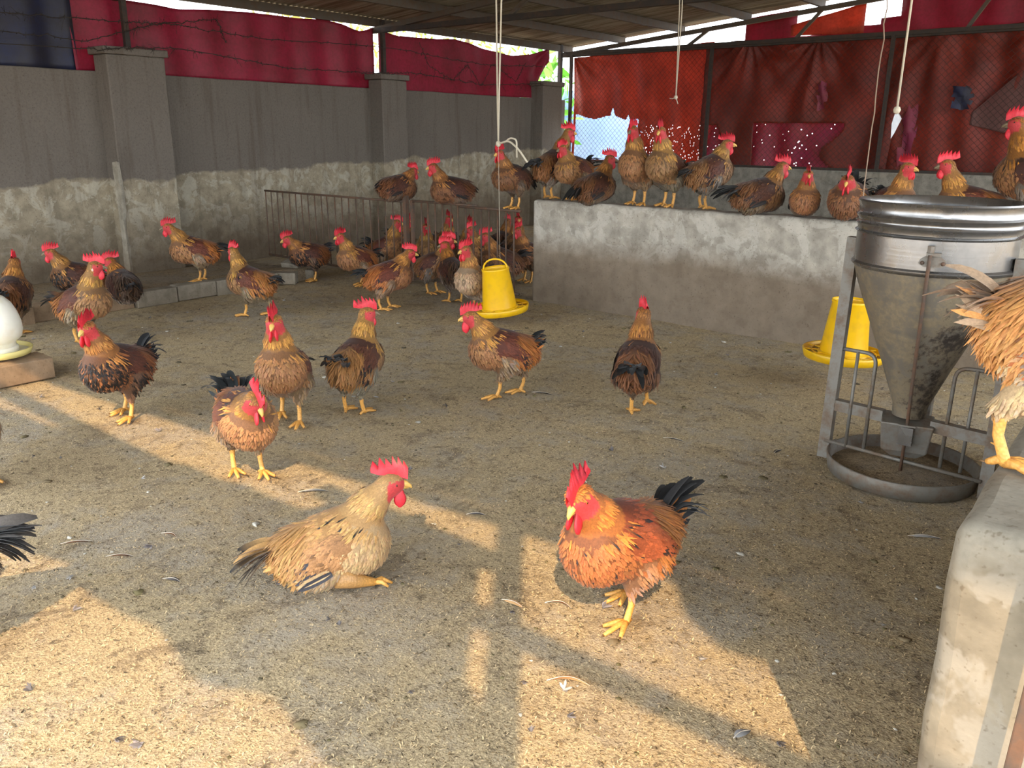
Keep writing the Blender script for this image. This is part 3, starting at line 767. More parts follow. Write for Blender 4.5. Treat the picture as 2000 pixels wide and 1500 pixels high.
# earth bed behind the kerb blocks
V = []; by = np.linspace(-1, 5.3, 40); bx = np.linspace(-8.6, -6.95, 12)
for x in bx:
    for y in by:
        u = (x + 8.6)/1.65
        V.append((x, y, .015 + .10*u**.7 + rg.normal(0, .006)))
F = [(a*40+b, (a+1)*40+b, (a+1)*40+b+1, a*40+b+1) for a in range(11) for b in range(39)]
nb = len(V)
for x, y in [(bx[-1], y) for y in by]: V.append((x, y, -.02))
F += [(11*40+b, nb+b, nb+b+1, 11*40+b+1) for b in range(39)]
o = mesh_obj('earth_bed', V, F, 'bed_soil', None, True); tag(o, 'strip of raised dirt between the kerb blocks and left wall', 'earth bed', kind='structure')

# ------------------------------------------------------------------ roof
roof = empty('ceiling', (0, 0, 0)); tag(roof, 'corrugated metal roof on steel purlins and trusses', 'roof', kind='structure')
per = .076
y0 = -.9; k = 0
while y0 < 12.35:
    y1 = min(y0 + 14*per, 12.35); ny = int(round((y1-y0)/per*6)) + 1
    ys = np.linspace(y0, y1, ny); off = rg.uniform(-.004, .004)
    zc_ = .010*np.cos((ys + .9)*2*math.pi/per)
    xs = [-9.0, -3., 3.3]
    V = [(x, y, roof_z(x) + z + off) for x in xs for y, z in zip(ys, zc_)]
    F = [(a*ny+b, (a+1)*ny+b, (a+1)*ny+b+1, a*ny+b+1) for a in range(2) for b in range(ny-1)]
    mesh_obj('roof_sheet', V, F, 'roof_metal', roof, True)
    y0 = y1
for x in (-8.62, -7.6, -6.55, -5.5, -4.45, -3.4, -2.35, -1.3, -.2, .9, 2., 3.):
    z = roof_z(x) - .012
    bar('purlin', (x, -.88, z - .05), (x, 12.22, z - .05), .05, 'purlin_steel', roof, .095)
for y in (-.82, .88, 4.45, 7.85, 12.06):
    tr = empty('truss', (0, 0, 0)); tr.parent = roof
    bar('bottom_chord', (-8.7, y, 2.70), (3.2, y, 2.70), .06, 'dark_steel', tr, .06) if y > 0 else None
    a, b = (-8.7, y, roof_z(-8.7) - .145), (3.2, y, roof_z(3.2) - .145)
    bar('top_chord', a, b, .055, 'purlin_steel', tr, .06)
    if y > 0:
        for x in (-6.4, -4.75, -2.6, -.6, 1.2):
            zt = roof_z(x + .35) - .15
            bar('strut', (x, y, 2.72), (x + .35, y, zt), .04, 'purlin_steel', tr)
for y in (.88, 4.45, 7.85): bar('roof_post', (-8.5, y, 2.1), (-8.5, y, roof_z(-8.5) - .05), .05, 'dark_steel', roof)
bar('roof_post', (-8.62, 11.9, 2.18), (-8.62, 11.9, roof_z(-8.6)), .06, 'dark_steel', roof)
for y in (-.82, 4.45, 12.06): bar('roof_post', (3.1, y, -.05), (3.1, y, roof_z(3.1) - .05), .07, 'dark_steel', roof)

# ------------------------------------------------------------------ tarpaulins
def sheet(name, A, B, top, bot, n, mat, label, cat='tarpaulin', nz=14, amp=.02, seed=0, hole=None, normal=None, gather=None, group=None):
    """hanging cloth from A to B (plan points); top / bot: lists of (u, z); ragged holes where hole(u, z) is true"""
    rr = np.random.default_rng(seed); A = np.array(A, float); B = np.array(B, float); d = B - A; Ln = np.linalg.norm(d); d /= Ln; nn = np.array([d[1], -d[0]])
    us = np.linspace(0, 1, n); vs_ = np.linspace(0, 1, nz); ks = rr.uniform(3, 16, 6); ph = rr.uniform(0, 6.3, 6); kz = rr.uniform(-3, 3, 6); am = rr.uniform(.3, 1, 6)
    V = []; uz = []
    for u in us:
        zt = np.interp(u, *zip(*top)); zb_ = np.interp(u, *zip(*bot))
        for v in vs_:
            z = zb_ + (zt - zb_)*v
            w = sum(am[k]*math.sin(ks[k]*u*Ln + kz[k]*z + ph[k]) for k in range(6))*amp
            if gather:
                for gu, gz in gather:
                    du = (u - gu)*Ln; dz = z - gz; r = math.hypot(du, dz) + .02
                    w += amp*1.6*math.sin(math.atan2(du, dz)*14)*math.exp(-r*1.3)
            p = A + d*u*Ln + nn*w
            V.append((p[0], p[1], z)); uz.append((u, z))
    F = []
    for a in range(n-1):
        for b in range(nz-1):
            f = (a*nz+b, (a+1)*nz+b, (a+1)*nz+b+1, a*nz+b+1)
            if hole:
                cu = sum(uz[k][0] for k in f)/4; cz = sum(uz[k][1] for k in f)/4
                if hole(cu*Ln, cz, rr): continue
            F.append(f)
    o = mesh_obj(name, V, F, mat, None, True)
    m = o.modifiers.new('cloth', 'SOLIDIFY'); m.thickness = .002
    tag(o, label, cat, group); return o
# left wall, from the blue one towards the corner
sheet('tarpaulin', (-8.7, -.2), (-8.68, 4.02), [(0, 2.72), (1, 2.72)], [(0, 1.98), (1, 2.0)], 60, 'tarp_blue', 'dusty blue tarpaulin hung above the left end of the wall', seed=1, amp=.022)
sheet('tarpaulin', (-8.66, 3.99), (-8.66, 7.82), [(0, 2.70), (.1, 2.70), (.3, 2.67), (.42, 2.71), (.55, 2.73), (.7, 2.735), (.8, 2.76), (.88, 2.72), (.95, 2.68), (1, 2.73)], [(0, 2.0), (1, 1.99)], 110, 'tarp_magenta', 'magenta red woven tarpaulin between the two tall wall pillars', seed=2, amp=.012, nz=22)
sheet('tarpaulin', (-8.66, 7.90), (-8.62, 11.6), [(0, 2.73), (.1, 2.68), (.3, 2.70), (.4, 2.735), (.5, 2.68), (.62, 2.63), (.75, 2.60), (.88, 2.66), (1, 2.77)], [(0, 1.98), (.9, 2.0), (.93, 2.3), (1, 2.6)], 110, 'tarp_magenta', 'sagging magenta red tarpaulin beside the shed corner', seed=3, amp=.014, nz=22, gather=[(1, 2.78)])
# back fence, outside the mesh
def hole_a(x, z, rr):
    top = 1.74 - .03*x + .03*math.sin(x*9 + 1) + .13*max(0, 1 - abs(x - .78)/.05) + .07*max(0, 1 - abs(x - 1.1)/.03)
    return 1.04 < z < top and .04 < x < 1.24 + .03*math.sin(z*13) + .02*math.sin(z*31)
def hole_b(x, z, rr): return rr.random() < (.05 if z < 1.6 and x > 1.3 else .0)
sheet('tarpaulin', (-8.5, 12.14), (-6.0, 12.14), [(0, 2.66), (.3, 2.70), (1, 2.78)], [(0, 1.0), (1, 1.0)], 200, 'tarp_rust', 'rusty red tarpaulin with a big torn hole beside the shed corner', seed=4, amp=.016, nz=120, hole=lambda x, z, r: hole_a(x, z, r) or hole_b(x, z, r), gather=[(0, 2.7)])
def hole_c(x, z, rr):
    if 1.0 < z < 1.6 and .08 + .18*max(0, z-1.3) < x < .42 - .45*max(0, z-1.25): return True
    if 1.0 < z < 1.62 and .85 < x < 2.0 + .15*math.sin(z*9): return True
    return False
sheet('tarpaulin', (-6.1, 12.12), (-3.3, 12.12), [(0, 2.76), (1, 2.76)], [(0, 1.0), (1, 1.0)], 130, 'tarp_brown', 'dark red brown tarpaulin gathered behind the chain-link mesh', seed=6, amp=.022, nz=60, hole=hole_c, gather=[(.25, 2.8), (.6, 2.8)])
sheet('tarpaulin', (-3.5, 12.13), (3.1, 12.13), [(0, 2.76), (1, 2.78)], [(0, 1.0), (1, 1.0)], 130, 'tarp_brown', 'long dark red tarpaulin at the far right of the chain-link mesh', seed=7, amp=.02, nz=40, gather=[(.1, 2.8), (.3, 2.8)])
sheet('tarpaulin', (-6.1, 12.26), (-3.4, 12.26), [(0, 1.75), (1, 1.75)], [(0, .95), (1, .95)], 190, 'tarp_pink', 'bright pink translucent tarpaulin showing through the torn red one', seed=8, amp=.03, nz=60, hole=lambda x, z, r: r.random() < .011*(.3 + abs(math.sin(x*5.1))))
sheet('tarpaulin', (-2.4, 12.085), (-.6, 12.07), [(0, 1.75), (.3, 2.3), (.55, 2.76), (1, 2.78)], [(0, 1.6), (.35, 1.45), (1, 1.4)], 60, 'tarp_dusty', 'dusty grey pink cloth slung slantwise over the red tarpaulin', seed=11, amp=.012, nz=26)
sheet('tarpaulin', (-5.6, 12.32), (3.1, 12.32), [(0, 3.08), (1, roof_z(3.1) - .1)], [(0, 2.74), (1, 2.74)], 70, 'tarp_magenta', 'strip of magenta tarpaulin closing the gap under the roof edge', seed=9, amp=.02, nz=8, hole=lambda x, z, r: (.8 < x < 2.1 and z > 2.78 + .13*(x-.8)))
sheet('tarpaulin', (-4.9, 12.28), (-3.9, 12.28), [(0, 2.94), (1, 3.16)], [(0, 2.80), (1, 2.78)], 20, 'tarp_rust', 'pale red scrap of tarpaulin between the roof truss bars', seed=10, amp=.01, nz=8)
# white sheets of the neighbour standing in the sun
sheet('tarpaulin', (-13.5, 16.4), (-8.9, 16.6), [(0, 2.4), (1, 2.4)], [(0, 0), (1, 0)], 30, 'tarp_paleblue', 'pale blue sheet standing outside, seen through the torn hole', seed=12, amp=.02)
sheet('tarpaulin', (-9.6, 16.2), (-6.2, 16.0), [(0, 1.2), (.1, 2.5), (1, 2.5)], [(0, 0), (1, 0)], 30, 'tarp_white', 'white sheet standing outside, seen through the torn hole', seed=13, amp=.02)

# ------------------------------------------------------------------ chain-link fence on the back wall
cf = empty('chain_link_fence', (-8.5, 12.0, 1.0)); tag(cf, 'dark chain-link fence on steel posts above the back wall', 'fence')
def sub(o, root): o.parent = root; o.location = o.location - root.location; return o
for x in (-8.48, -5.96, -3.43, -.9, 1.6): sub(bar('post', (x, 12.02, 1.0), (x, 12.02, 2.72), .045, 'dark_steel'), cf)
sub(bar('top_rail', (-8.7, 12.02, 2.72), (3.1, 12.02, 2.72), .05, 'dark_steel'), cf)
sub(bar('bottom_rail', (-8.5, 12.02, 1.015), (3.1, 12.02, 1.015), .035, 'dark_steel'), cf)
g = Geo(); x0, x1, za, zb_ = -8.47, 3.0, 1.02, 2.70; pitch_ = .082
for sgn in (1, -1):
    for c in np.arange(x0 - 2, x1 + 2, pitch_):
        sl = 1.0*sgn
        pa = np.array([c, za]); pb = np.array([c + sl*(zb_-za), zb_])
        if pa[0] > pb[0]: pa, pb = pb, pa
        if pb[0] < x0 or pa[0] > x1: continue
        def at(x): t_ = (x - pa[0])/(pb[0]-pa[0]); return pa + (pb-pa)*t_
        qa = at(max(pa[0], x0)); qb = at(min(pb[0], x1))
        m_ = 8
        pts = [(qa[0] + (qb[0]-qa[0])*u, 12.05 + sgn*.003, qa[1] + (qb[1]-qa[1])*u) for u in (0, .5, 1)]
        v_, f_ = tube(pts, .0021, 3, cap=False); g.add(v_, f_, (0, 0, 0))
sub(tag(link(bpy.data.objects.new('wire_mesh', g.mesh('wire_mesh', [M['wire']]))), kind='stuff'), cf)
# ------------------------------------------------------------------ front side of the shed, behind the camera: it shapes the sunlight on the floor
ff = empty('front_frame', (0, -.8, 0)); tag(ff, 'steel frame of the open front side of the shed', 'frame', kind='structure')
for x in (-5.2, -3.75, .54, 3.0): sub(bar('post', (x, -.8, -.05), (x, -.8, roof_z(x) - .06), .075, 'dark_steel'), ff)
sub(bar('rail', (-8.6, -.8, 2.86), (3.0, -.8, 2.86), .06, 'dark_steel'), ff)
sheet('tarpaulin', (-3.75, -.8), (.41, -.8), [(0, 2.6), (.13, 2.68), (.5, 2.88), (.68, 3.0), (.78, 3.02), (.83, 3.26), (1, 3.26)],
      [(0, 1.9), (.2, 1.98), (.3, 2.08), (.36, 2.0), (.42, 2.06), (.5, 2.02), (.56, 2.10), (.62, 2.03), (.7, 2.09), (.76, 2.02), (.84, 2.11), (.92, 2.05), (1, 2.10)], 90, 'tarp_green', 'green shade cloth tied in the open front of the shed', amp=.008, seed=21, nz=10)
sub(bar('rail', (-.5, -.8, 3.2), (.54, -.8, 3.2), .07, 'dark_steel'), ff)
sheet('tarpaulin', (.34, -.79), (.52, -.79), [(0, 2.62), (1, 2.42)], [(0, 2.06), (1, 2.10)], 8, 'tarp_green', 'loose flap of green shade cloth by the front post', amp=.003, seed=24, nz=6)
sheet('tarpaulin', (1.30, -.86), (3.0, -.86), [(0, 3.66), (1, 3.8)], [(0, 3.42), (.06, 3.3), (.15, 3.34), (.3, 3.33), (1, 3.3)], 30, 'tarp_green', 'short green shade cloth under the front roof edge', amp=.008, seed=22, nz=8)

# ------------------------------------------------------------------ rod fence between left wall and half wall
fn_ = empty('rod_fence', (-8.3, 5.8, 0)); tag(fn_, 'fixed panel of thin rusty vertical rods by the left wall', 'fence')
sub(pipe('top_rail', [(-8.34, 5.8, .80), (-6.06, 5.8, .80)], .011, 'rusty_steel'), fn_); sub(pipe('bottom_rail', [(-8.34, 5.8, .07), (-6.06, 5.8, .05)], .012, 'rusty_steel'), fn_)
rods = np.linspace(-8.34, -6.1, 21)
for x in rods: sub(pipe('rod', [(x, 5.8, .06), (x + rg.normal(0, .006), 5.8, .80)], .0065, 'rusty_steel', n=6), fn_)
sub(bar('post', (-6.03, 5.8, -.02), (-6.03, 5.8, .86), .045, 'rusty_steel'), fn_)
fg = empty('rod_gate', (-5.95, 5.8, 0)); tag(fg, 'rod gate hung between the rusty post and the half wall', 'gate')
sub(bar('post', (-5.94, 5.8, .03), (-5.94, 5.8, .82), .03, 'rusty_steel'), fg)
sub(pipe('top_rail', [(-5.94, 5.8, .815), (-5.1, 5.8, .815)], .012, 'rusty_steel'), fg); sub(pipe('top_rail', [(-5.3, 5.79, .80), (-4.58, 5.79, .80)], .013, 'rusty_steel'), fg)
sub(pipe('bottom_rail', [(-5.94, 5.8, .06), (-4.6, 5.8, .06)], .012, 'rusty_steel'), fg)
for x in np.linspace(-5.82, -4.66, 13): sub(pipe('rod', [(x, 5.8, .06), (x + rg.normal(0, .004), 5.8, .81)], .0085, 'rusty_steel', n=6), fg)

# ------------------------------------------------------------------ yellow hanging feeders
t = NT('yellow_plastic'); v = t.pos(); d_ = t.noise(v, 18, 5)
t.set(Base_Color=t.mix(t.ramp(d_, [(.5, 0.), (.8, .5)]), lin(240, 188, 12), lin(206, 158, 52)), Roughness=.38); t.b.inputs['Subsurface Weight'].default_value = .12; t.b.inputs['Subsurface Radius'].default_value = (.02, .012, .003); M['yellow_plastic'] = t.m
t = NT('feed'); v = t.pos(); t.set(Base_Color=t.mix(t.noise(v, 130, 4), lin(150, 120, 66), lin(216, 184, 110)), Roughness=.95); t.bump(t.noise(v, 160, 3), .7, .006); M['feed'] = t.m
def feeder(at, tilt, label, handle):
    r = empty('hanging_feeder', at, .4); tag(r, label, 'feeder', 'yellow hanging feeders'); r.rotation_euler = (tilt[0], tilt[1], .4)
    lathe('pan', [(.0, .008), (.20, .006), (.225, .012), (.236, .058), (.231, .062), (.226, .056), (.214, .018), (.13, .02), (.0, .03)], 'yellow_plastic', r, 40)
    lathe('feed', [(.0, .05), (.13, .048), (.17, .034), (.216, .03)], 'feed', r, 30)
    b = lathe('tube_body', [(.138, .045), (.135, .07), (.106, .345), (.110, .352), (.110, .365), (.102, .365), (.100, .345), (.126, .08), (.128, .045)], 'yellow_plastic', r, 40)
    lathe('cone_foot', [(.15, .035), (.146, .05), (.138, .054)], 'yellow_plastic', b, 40)
    for k in range(12):
        a = k*math.pi/6
        bar('divider', (.145*math.cos(a), .145*math.sin(a), .05), (.226*math.cos(a), .226*math.sin(a), .05), .007, 'yellow_plastic', r, .006)
    lathe('grill_ring', [(.18, .047), (.186, .047), (.186, .053), (.18, .053)], 'yellow_plastic', r, 36, True)
    if handle:
        pts = [(.098*math.cos(a), 0, .36 + .075*math.sin(a)) for a in np.linspace(0, math.pi, 12)]
        pipe('handle', [(.098, 0, .33)] + pts + [(-.098, 0, .33)], .0075, 'yellow_plastic', r)
    return r
feeder((-4.17, 5.02, .075), (.06, -.10, 0), 'yellow tube feeder with a hoop handle hanging beside the half wall corner', True)
feeder((-1.48, 5.0, .165), (.0, .03, 0), 'yellow tube feeder without a handle hanging behind the hopper leg', False)

# ------------------------------------------------------------------ ropes and cords
def cordobj(name, pts, r, mat, label, cat='rope', parent=None, n=6):
    o = pipe(name, pts, r, mat, parent, n)
    if label: tag(o, label, cat)
    return o
rt = empty('hanging_rope', (-4.18, 5.0, 1.38)); tag(rt, 'doubled white rope with a knotted loose end above the handled feeder', 'rope')
zt = roof_z(-4.2) - .11
sub(pipe('strand', [(-4.21, 5.0, zt), (-4.205, 5.0, 2.4), (-4.19, 5., 1.7), (-4.18, 5., 1.38)], .0065, 'rope', n=7), rt)
sub(pipe('strand', [(-4.15, 5.0, zt), (-4.155, 5.0, 2.4), (-4.175, 5., 1.7), (-4.18, 5., 1.38)], .0065, 'rope', n=7), rt)
vv, fq = ball((-4.18, 5, 1.375), (.022, .018, .024), np.eye(3), 9, 7); sub(mesh_obj('knot', vv, fq, 'rope', None, True), rt)
sub(pipe('loose_end', rounded([(-4.18, 5, 1.375), (-4.06, 4.98, 1.40), (-3.96, 4.97, 1.34), (-3.87, 4.96, 1.25)], .04), .0075, 'rope', n=7), rt)
sub(pipe('loose_end', rounded([(-4.12, 5, 1.385), (-4.05, 4.98, 1.42), (-3.98, 4.97, 1.41), (-3.975, 4.97, 1.28)], .03), .0065, 'rope', n=7), rt)
sub(pipe('cord', [(-4.18, 5, 1.37), (-4.175, 5.02, .50)], .0018, 'cord', n=4), rt)
zt = roof_z(-1.5) - .11
pts = [(-1.48 + rg.normal(0, .004), 5 + rg.normal(0, .004), z) for z in np.linspace(zt, 1.5, 26)] + [(-1.48, 5, 1.2), (-1.47, 5.0, .52)]
cordobj('hanging_string', pts, .0035, 'dirty_cord', 'frayed thin cord running down to the feeder behind the hopper', 'cord')
hr = empty('hanging_rope', (-1.36, 5.0, 1.6)); tag(hr, 'pale rope ending in a knot of torn plastic above the hopper', 'rope')
sub(pipe('strand', [(-1.36, 5., roof_z(-1.4) - .11), (-1.36, 5., 1.6)], .006, 'rope'), hr)
vv, fq = ball((-1.36, 5, 1.59), (.02, .018, .022), np.eye(3), 8, 6); sub(mesh_obj('knot', vv, fq, 'rope', None, True), hr)
sub(mesh_obj('plastic_scrap', [(-1.365, 5, 1.585), (-1.355, 5, 1.585), (-1.335, 5.02, 1.545), (-1.375, 4.99, 1.52), (-1.36, 5.01, 1.47), (-1.372, 5.0, 1.44)], [(0, 1, 2), (0, 2, 3), (3, 2, 4), (3, 4, 5)], 'tarp_white'), hr)
hr = empty('hanging_rope', (-3.35, 7.0, 1.6)); tag(hr, 'thin white rope looped from a roof beam above the half wall birds', 'rope')
P4 = lambda x, y: (lambda d: np.array([0, 0, CAM_H]) + d*(7.0/d[1]))(ray(x, y))
sub(pipe('strand', [P4(1334, -40), P4(1332, 20), P4(1320, 190)], .005, 'rope'), hr); sub(pipe('strand', [P4(1328, -40), P4(1327, 20), P4(1320, 190)], .005, 'rope'), hr)
vv, fq = ball(P4(1320, 190), (.018, .016, .02), np.eye(3), 8, 6); sub(mesh_obj('knot', vv, fq, 'rope', None, True), hr)
sub(pipe('loose_end', [P4(1320, 190), P4(1313, 193), P4(1308, 192)], .004, 'rope', n=5), hr); sub(pipe('loose_end', [P4(1320, 190), P4(1324, 203)], .004, 'rope', n=5), hr)

# barbed wire strands on the left wall
def barbed(path, label, n=90, seed=0):
    rr = np.random.default_rng(seed); g = Geo(); path = np.array(path, float)
    s = np.linspace(0, len(path)-1, n); P = np.stack([np.interp(s, np.arange(len(path)), path[:, k]) for k in range(3)], 1); P[:, 1:] += 0; P[:, 2] += rr.normal(0, .006, n); P[:, 0] += rr.normal(0, .006, n)
    v, f = tube(P, .0042, 4); g.add(v, f, (0, 0, 0))
    for k in range(1, n-1):
        if rr.random() < .8:
            for q_ in range(2):
                d = rr.normal(0, 1, 3); d = _n(d)*.022
                v, f = tube([P[k] - d, P[k] + d], .0024, 3); g.add(v, f, (0, 0, 0))
        if rr.random() < .12:
            for q_ in range(4):
                d = rr.normal(0, .035, 3); v, f = tube([P[k], P[k] + d, P[k] + d*1.3 + [0, 0, -.02]], .0018, 3); g.add(v, f, (0, 0, 0))
    o = link(bpy.data.objects.new('barbed_wire', g.mesh('barbed_wire', [M['wire']]))); tag(o, label, 'barbed wire', 'barbed wire strands on the left wall')
W = -8.3
barbed([(W, -.5, 2.13), (W, 3.95, 2.17), (W, 4.82, 2.25), (W, 6.26, 2.14), (W, 7.5, 2.16), (W, 8.21, 2.2), (W, 9.6, 2.12), (W, 11., 2.2)], 'lowest rusty barbed wire strand just above the wall top', 150, 1)
barbed([(W, -.5, 2.35), (W, 3.28, 2.41), (W, 4.28, 2.44), (W, 4.86, 2.47), (W, 5.88, 2.42), (W, 7.6, 2.48), (W, 9.55, 2.39), (W, 11., 2.45)], 'upper rusty barbed wire strand across the magenta tarpaulins', 140, 2)
barbed([(W - .1, 3.1, 2.28), (W - .1, 4.01, 2.25), (W - .1, 4.7, 2.46), (W - .1, 5.4, 2.58), (W - .1, 5.5, 2.35)], 'slack barbed wire strand rising over the first pillar', 60, 3)
barbed([(W - .1, 8.4, 2.6), (W - .05, 8.55, 2.3), (W - .05, 9.0, 2.15), (W - .05, 9.3, 2.38), (W - .05, 9.6, 2.1), (W - .1, 9.9, 2.42), (W - .05, 10.4, 2.2), (W - .1, 10.7, 2.5)], 'tangled loose barbed wire over the tarpaulin near the corner', 70, 4)

# ------------------------------------------------------------------ concrete blocks
def block(name, c, size, rz, mat, label, group, tilt=0., holes=False, seed=0, cat='block'):
    rr = np.random.default_rng(seed)
    import bmesh
    L = np.array(size)/2
    bm = bmesh.new(); bmesh.ops.create_cube(bm, size=1.)
    for v in bm.verts: v.co = Vector((v.co.x*size[0], v.co.y*size[1], v.co.z*size[2]))
    if holes:
        for f in [f for f in bm.faces if f.normal.x > .9]:
            r = bmesh.ops.subdivide_edges(bm, edges=[e for e in f.edges if abs(e.verts[0].co.y - e.verts[1].co.y) > .01], cuts=1)
        for f in [f for f in bm.faces if f.normal.x > .9]:
            r = bmesh.ops.inset_individual(bm, faces=[f], thickness=.018)
            bmesh.ops.translate(bm, verts=f.verts, vec=(-size[0]*.7, 0, 0))
    bmesh.ops.bevel(bm, geom=[e for e in bm.edges if e.calc_face_angle(0) > .5], offset=.006, segments=1, affect='EDGES')
    for v in bm.verts: v.co += Vector(rr.normal(0, .0018, 3))
    me = bpy.data.meshes.new(name); bm.to_mesh(me); bm.free(); me.materials.append(M[mat])
    o = link(bpy.data.objects.new(name, me)); o.location = c; o.rotation_euler = (tilt, 0, rz); tag(o, label, cat, group); return o
ORD = ['first', 'second', 'third', 'fourth', 'fifth', 'sixth', 'seventh', 'eighth', 'ninth', 'tenth']
KL = ['%s kerb block counted from the loose hollow block, %s' % (ORD[9-k], 'pale grey cement' if k > 5 else 'brown with dirt') for k in range(10)]
joints = [.6, 1.1, 1.62, 2.12, 2.6, 3.02, 3.42, 3.80, 4.19, 4.52, 4.86]
for k in range(len(joints)-1):
    a, b = joints[k], joints[k+1]; dz = rg.uniform(-.008, .008); dx = rg.uniform(-.015, .015) - (.05 if 2.5 < a < 3.3 else 0)
    lab = KL[k]
    block('kerb_block', (-6.94 + dx, (a+b)/2, .062 + dz), (.14, b - a - .012, .135), rg.normal(0, .015), 'block_cement' if a > 3.3 else 'block_earth', lab, 'kerb blocks along the left wall', seed=k)
block('concrete_block', (-6.93, 4.96, .055), (.27, .13, .115), .72, 'block_cement', 'hollow concrete block lying askew at the end of the kerb', None, holes=True, seed=31)
block('concrete_block', (-7.02, 5.28, .05), (.26, .13, .10), .5, 'block_cement', 'flat concrete block lying by the rod fence', None, seed=32)
block('concrete_block', (-7.15, 5.25, .135), (.22, .13, .07), .2, 'block_cement', 'broken concrete block tilted on top of the flat one', None, tilt=.3, seed=33)
block('drinker_block', (-5.33, 1.83, .062), (.21, .42, .13), .02, 'block_earth', 'brown earthy block under the front half of the drinker', None, seed=34)
block('drinker_block', (-5.55, 1.80, .060), (.21, .42, .127), -.03, 'block_earth', 'brown block under the rear half of the drinker', None, seed=35)

# ------------------------------------------------------------------ white bell drinker
t = NT('milky_plastic'); v = t.pos(); t.set(Base_Color=t.mix(t.ramp(t.noise(v, 9, 5), [(.45, 0.), (.75, .6)]), lin(236, 232, 218), lin(216, 200, 164)), Roughness=.35); t.b.inputs['Subsurface Weight'].default_value = .5; t.b.inputs['Subsurface Radius'].default_value = (.04, .035, .03); t.b.inputs['Subsurface Scale'].default_value = 1.; M['milky_plastic'] = t.m
plain('cream_plastic', lin(236, 220, 140), .4, var=.08, bump=0)
dk = empty('bell_drinker', (-5.50, 1.83, .125)); tag(dk, 'white bell drinker standing in a cream yellow dish on blocks', 'drinker')
lathe('dish', [(.0, .012), (.16, .010), (.185, .014), (.198, .05), (.193, .054), (.188, .05), (.176, .022), (.0, .024)], 'cream_plastic', dk, 40)
lathe('water', [(.0, .03), (.179, .03)], 'milky_plastic', dk, 32)
lathe('jar', [(.115, .03), (.112, .085), (.118, .092), (.150, .12), (.160, .16), (.157, .21), (.143, .27), (.118, .325), (.085, .362), (.05, .380), (.0, .386)], 'milky_plastic', dk, 40)
lathe('collar', [(.112, .03), (.122, .032), (.122, .06), (.114, .064)], 'milky_plastic', dk, 40)

# ------------------------------------------------------------------ steel hopper feeder
t = NT('shiny_steel'); v = t.pos(); n = t.noise(t.pos((1, 1, 1)), 6, 6, .6); st_ = t.noise(t.pos((2, 2, 60)), 1.4, 3)
t.set(Base_Color=t.mix(t.ramp(n, [(.45, 0.), (.75, .7)]), lin(150, 149, 148), lin(104, 99, 93)), Metallic=.9, Roughness=t.ramp(n, [(.3, .18), (.75, .42)])); t.bump(st_, .06, .004); M['shiny_steel'] = t.m
t = NT('caked_steel'); v = t.pos(); n = t.noise(v, 7, 8, .72); n2 = t.noise(v, 40, 6, .7); cs_ = t.noise(v, 2.4, 4)
f = t.ramp(t.math('ADD', t.math('MULTIPLY', n, .6), t.math('MULTIPLY', n2, .45)), [(.44, 0.), (.56, 1.)])
dk_ = t.ramp(t.math('ADD', t.math('MULTIPLY', cs_, .7), t.math('MULTIPLY', n2, .35)), [(.535, 0.), (.60, 1.)])
c = t.mix(f, lin(120, 112, 100), t.mix(n2, lin(84, 74, 62), lin(146, 130, 102))); c = t.mix(dk_, c, lin(56, 48, 42))
t.set(Base_Color=c, Metallic=t.math('MULTIPLY', t.math('SUBTRACT', 1., f), .5), Roughness=.62); t.bump(n2, .5, .004); M['caked_steel'] = t.m
hc = np.array([-.81, 3.79]); hp = empty('hopper_feeder', (hc[0], hc[1], 0)); tag(hp, 'tall stainless steel hopper feeder with cone and round tray', 'feeder'); hp.rotation_euler = (0, 0, 0)
R_ = .305
drum = lathe('drum', [(R_-.012, 1.17), (R_-.004, 1.196), (R_+.006, 1.205), (R_+.010, 1.198), (R_+.004, 1.186), (R_+.002, 1.155), (R_+.006, 1.15), (R_+.011, 1.143), (R_+.006, 1.135), (R_+.001, 1.13), (R_+.001, 1.118), (R_+.009, 1.11), (R_+.001, 1.10), (R_, 1.085), (R_+.010, 1.078), (R_, 1.07), (R_-.001, .955), (R_+.009, .947), (R_+.009, .94), (R_-.002, .930), (R_-.012, .93), (R_-.012, 1.17)], 'shiny_steel', hp, 72)
autosmooth(drum, 50)
lathe('cone', [(R_-.004, .93), (R_-.018, .88), (.20, .66), (.135, .50), (.092, .385), (.072, .33), (.068, .28)], 'caked_steel', hp, 56)
for a_, ln in ((0, 1),):
    pass
tc = np.array([.214, -.977]); sd_ = np.array([.977, .214])
def hpt(f, s, z): return (tc[0]*f + sd_[0]*s, tc[1]*f + sd_[1]*s, z)
# gate box under the cone
bxv = [hpt(f, s, z) for z, w, dd in ((.262, .105, .095), (.255, .105, .095), (.13, .092, .07), (.10, .055, .05)) for f, s in ((dd, -w), (dd, w), (-dd, w), (-dd, -w))]
bxf = [(0, 1, 2, 3)] + [(k*4+a, k*4+(a+1) % 4, (k+1)*4+(a+1) % 4, (k+1)*4+a)[::-1] for k in range(3) for a in range(4)]
gb = mesh_obj('gate_box', bxv, bxf, 'galv_steel', hp)
m = gb.modifiers.new('edge', 'BEVEL'); m.width = .006; m.segments = 2
sp_ = mesh_obj('slide_plate', bar_v(hpt(.105, 0, .255), hpt(.105, 0, .175), .058, .022), BARF, 'shiny_steel', gb)
mesh_obj('slide_lip', bar_v(hpt(.075, 0, .262), hpt(.118, 0, .262), .066, .008), BARF, 'galv_steel', gb)
rd = pipe('control_rod', [hpt(.335, -.012, 1.02), hpt(.325, -.012, .96), hpt(.21, -.008, .62), hpt(.105, 0., .26), hpt(.09, 0, .05)], .0075, 'rusty_steel', hp)
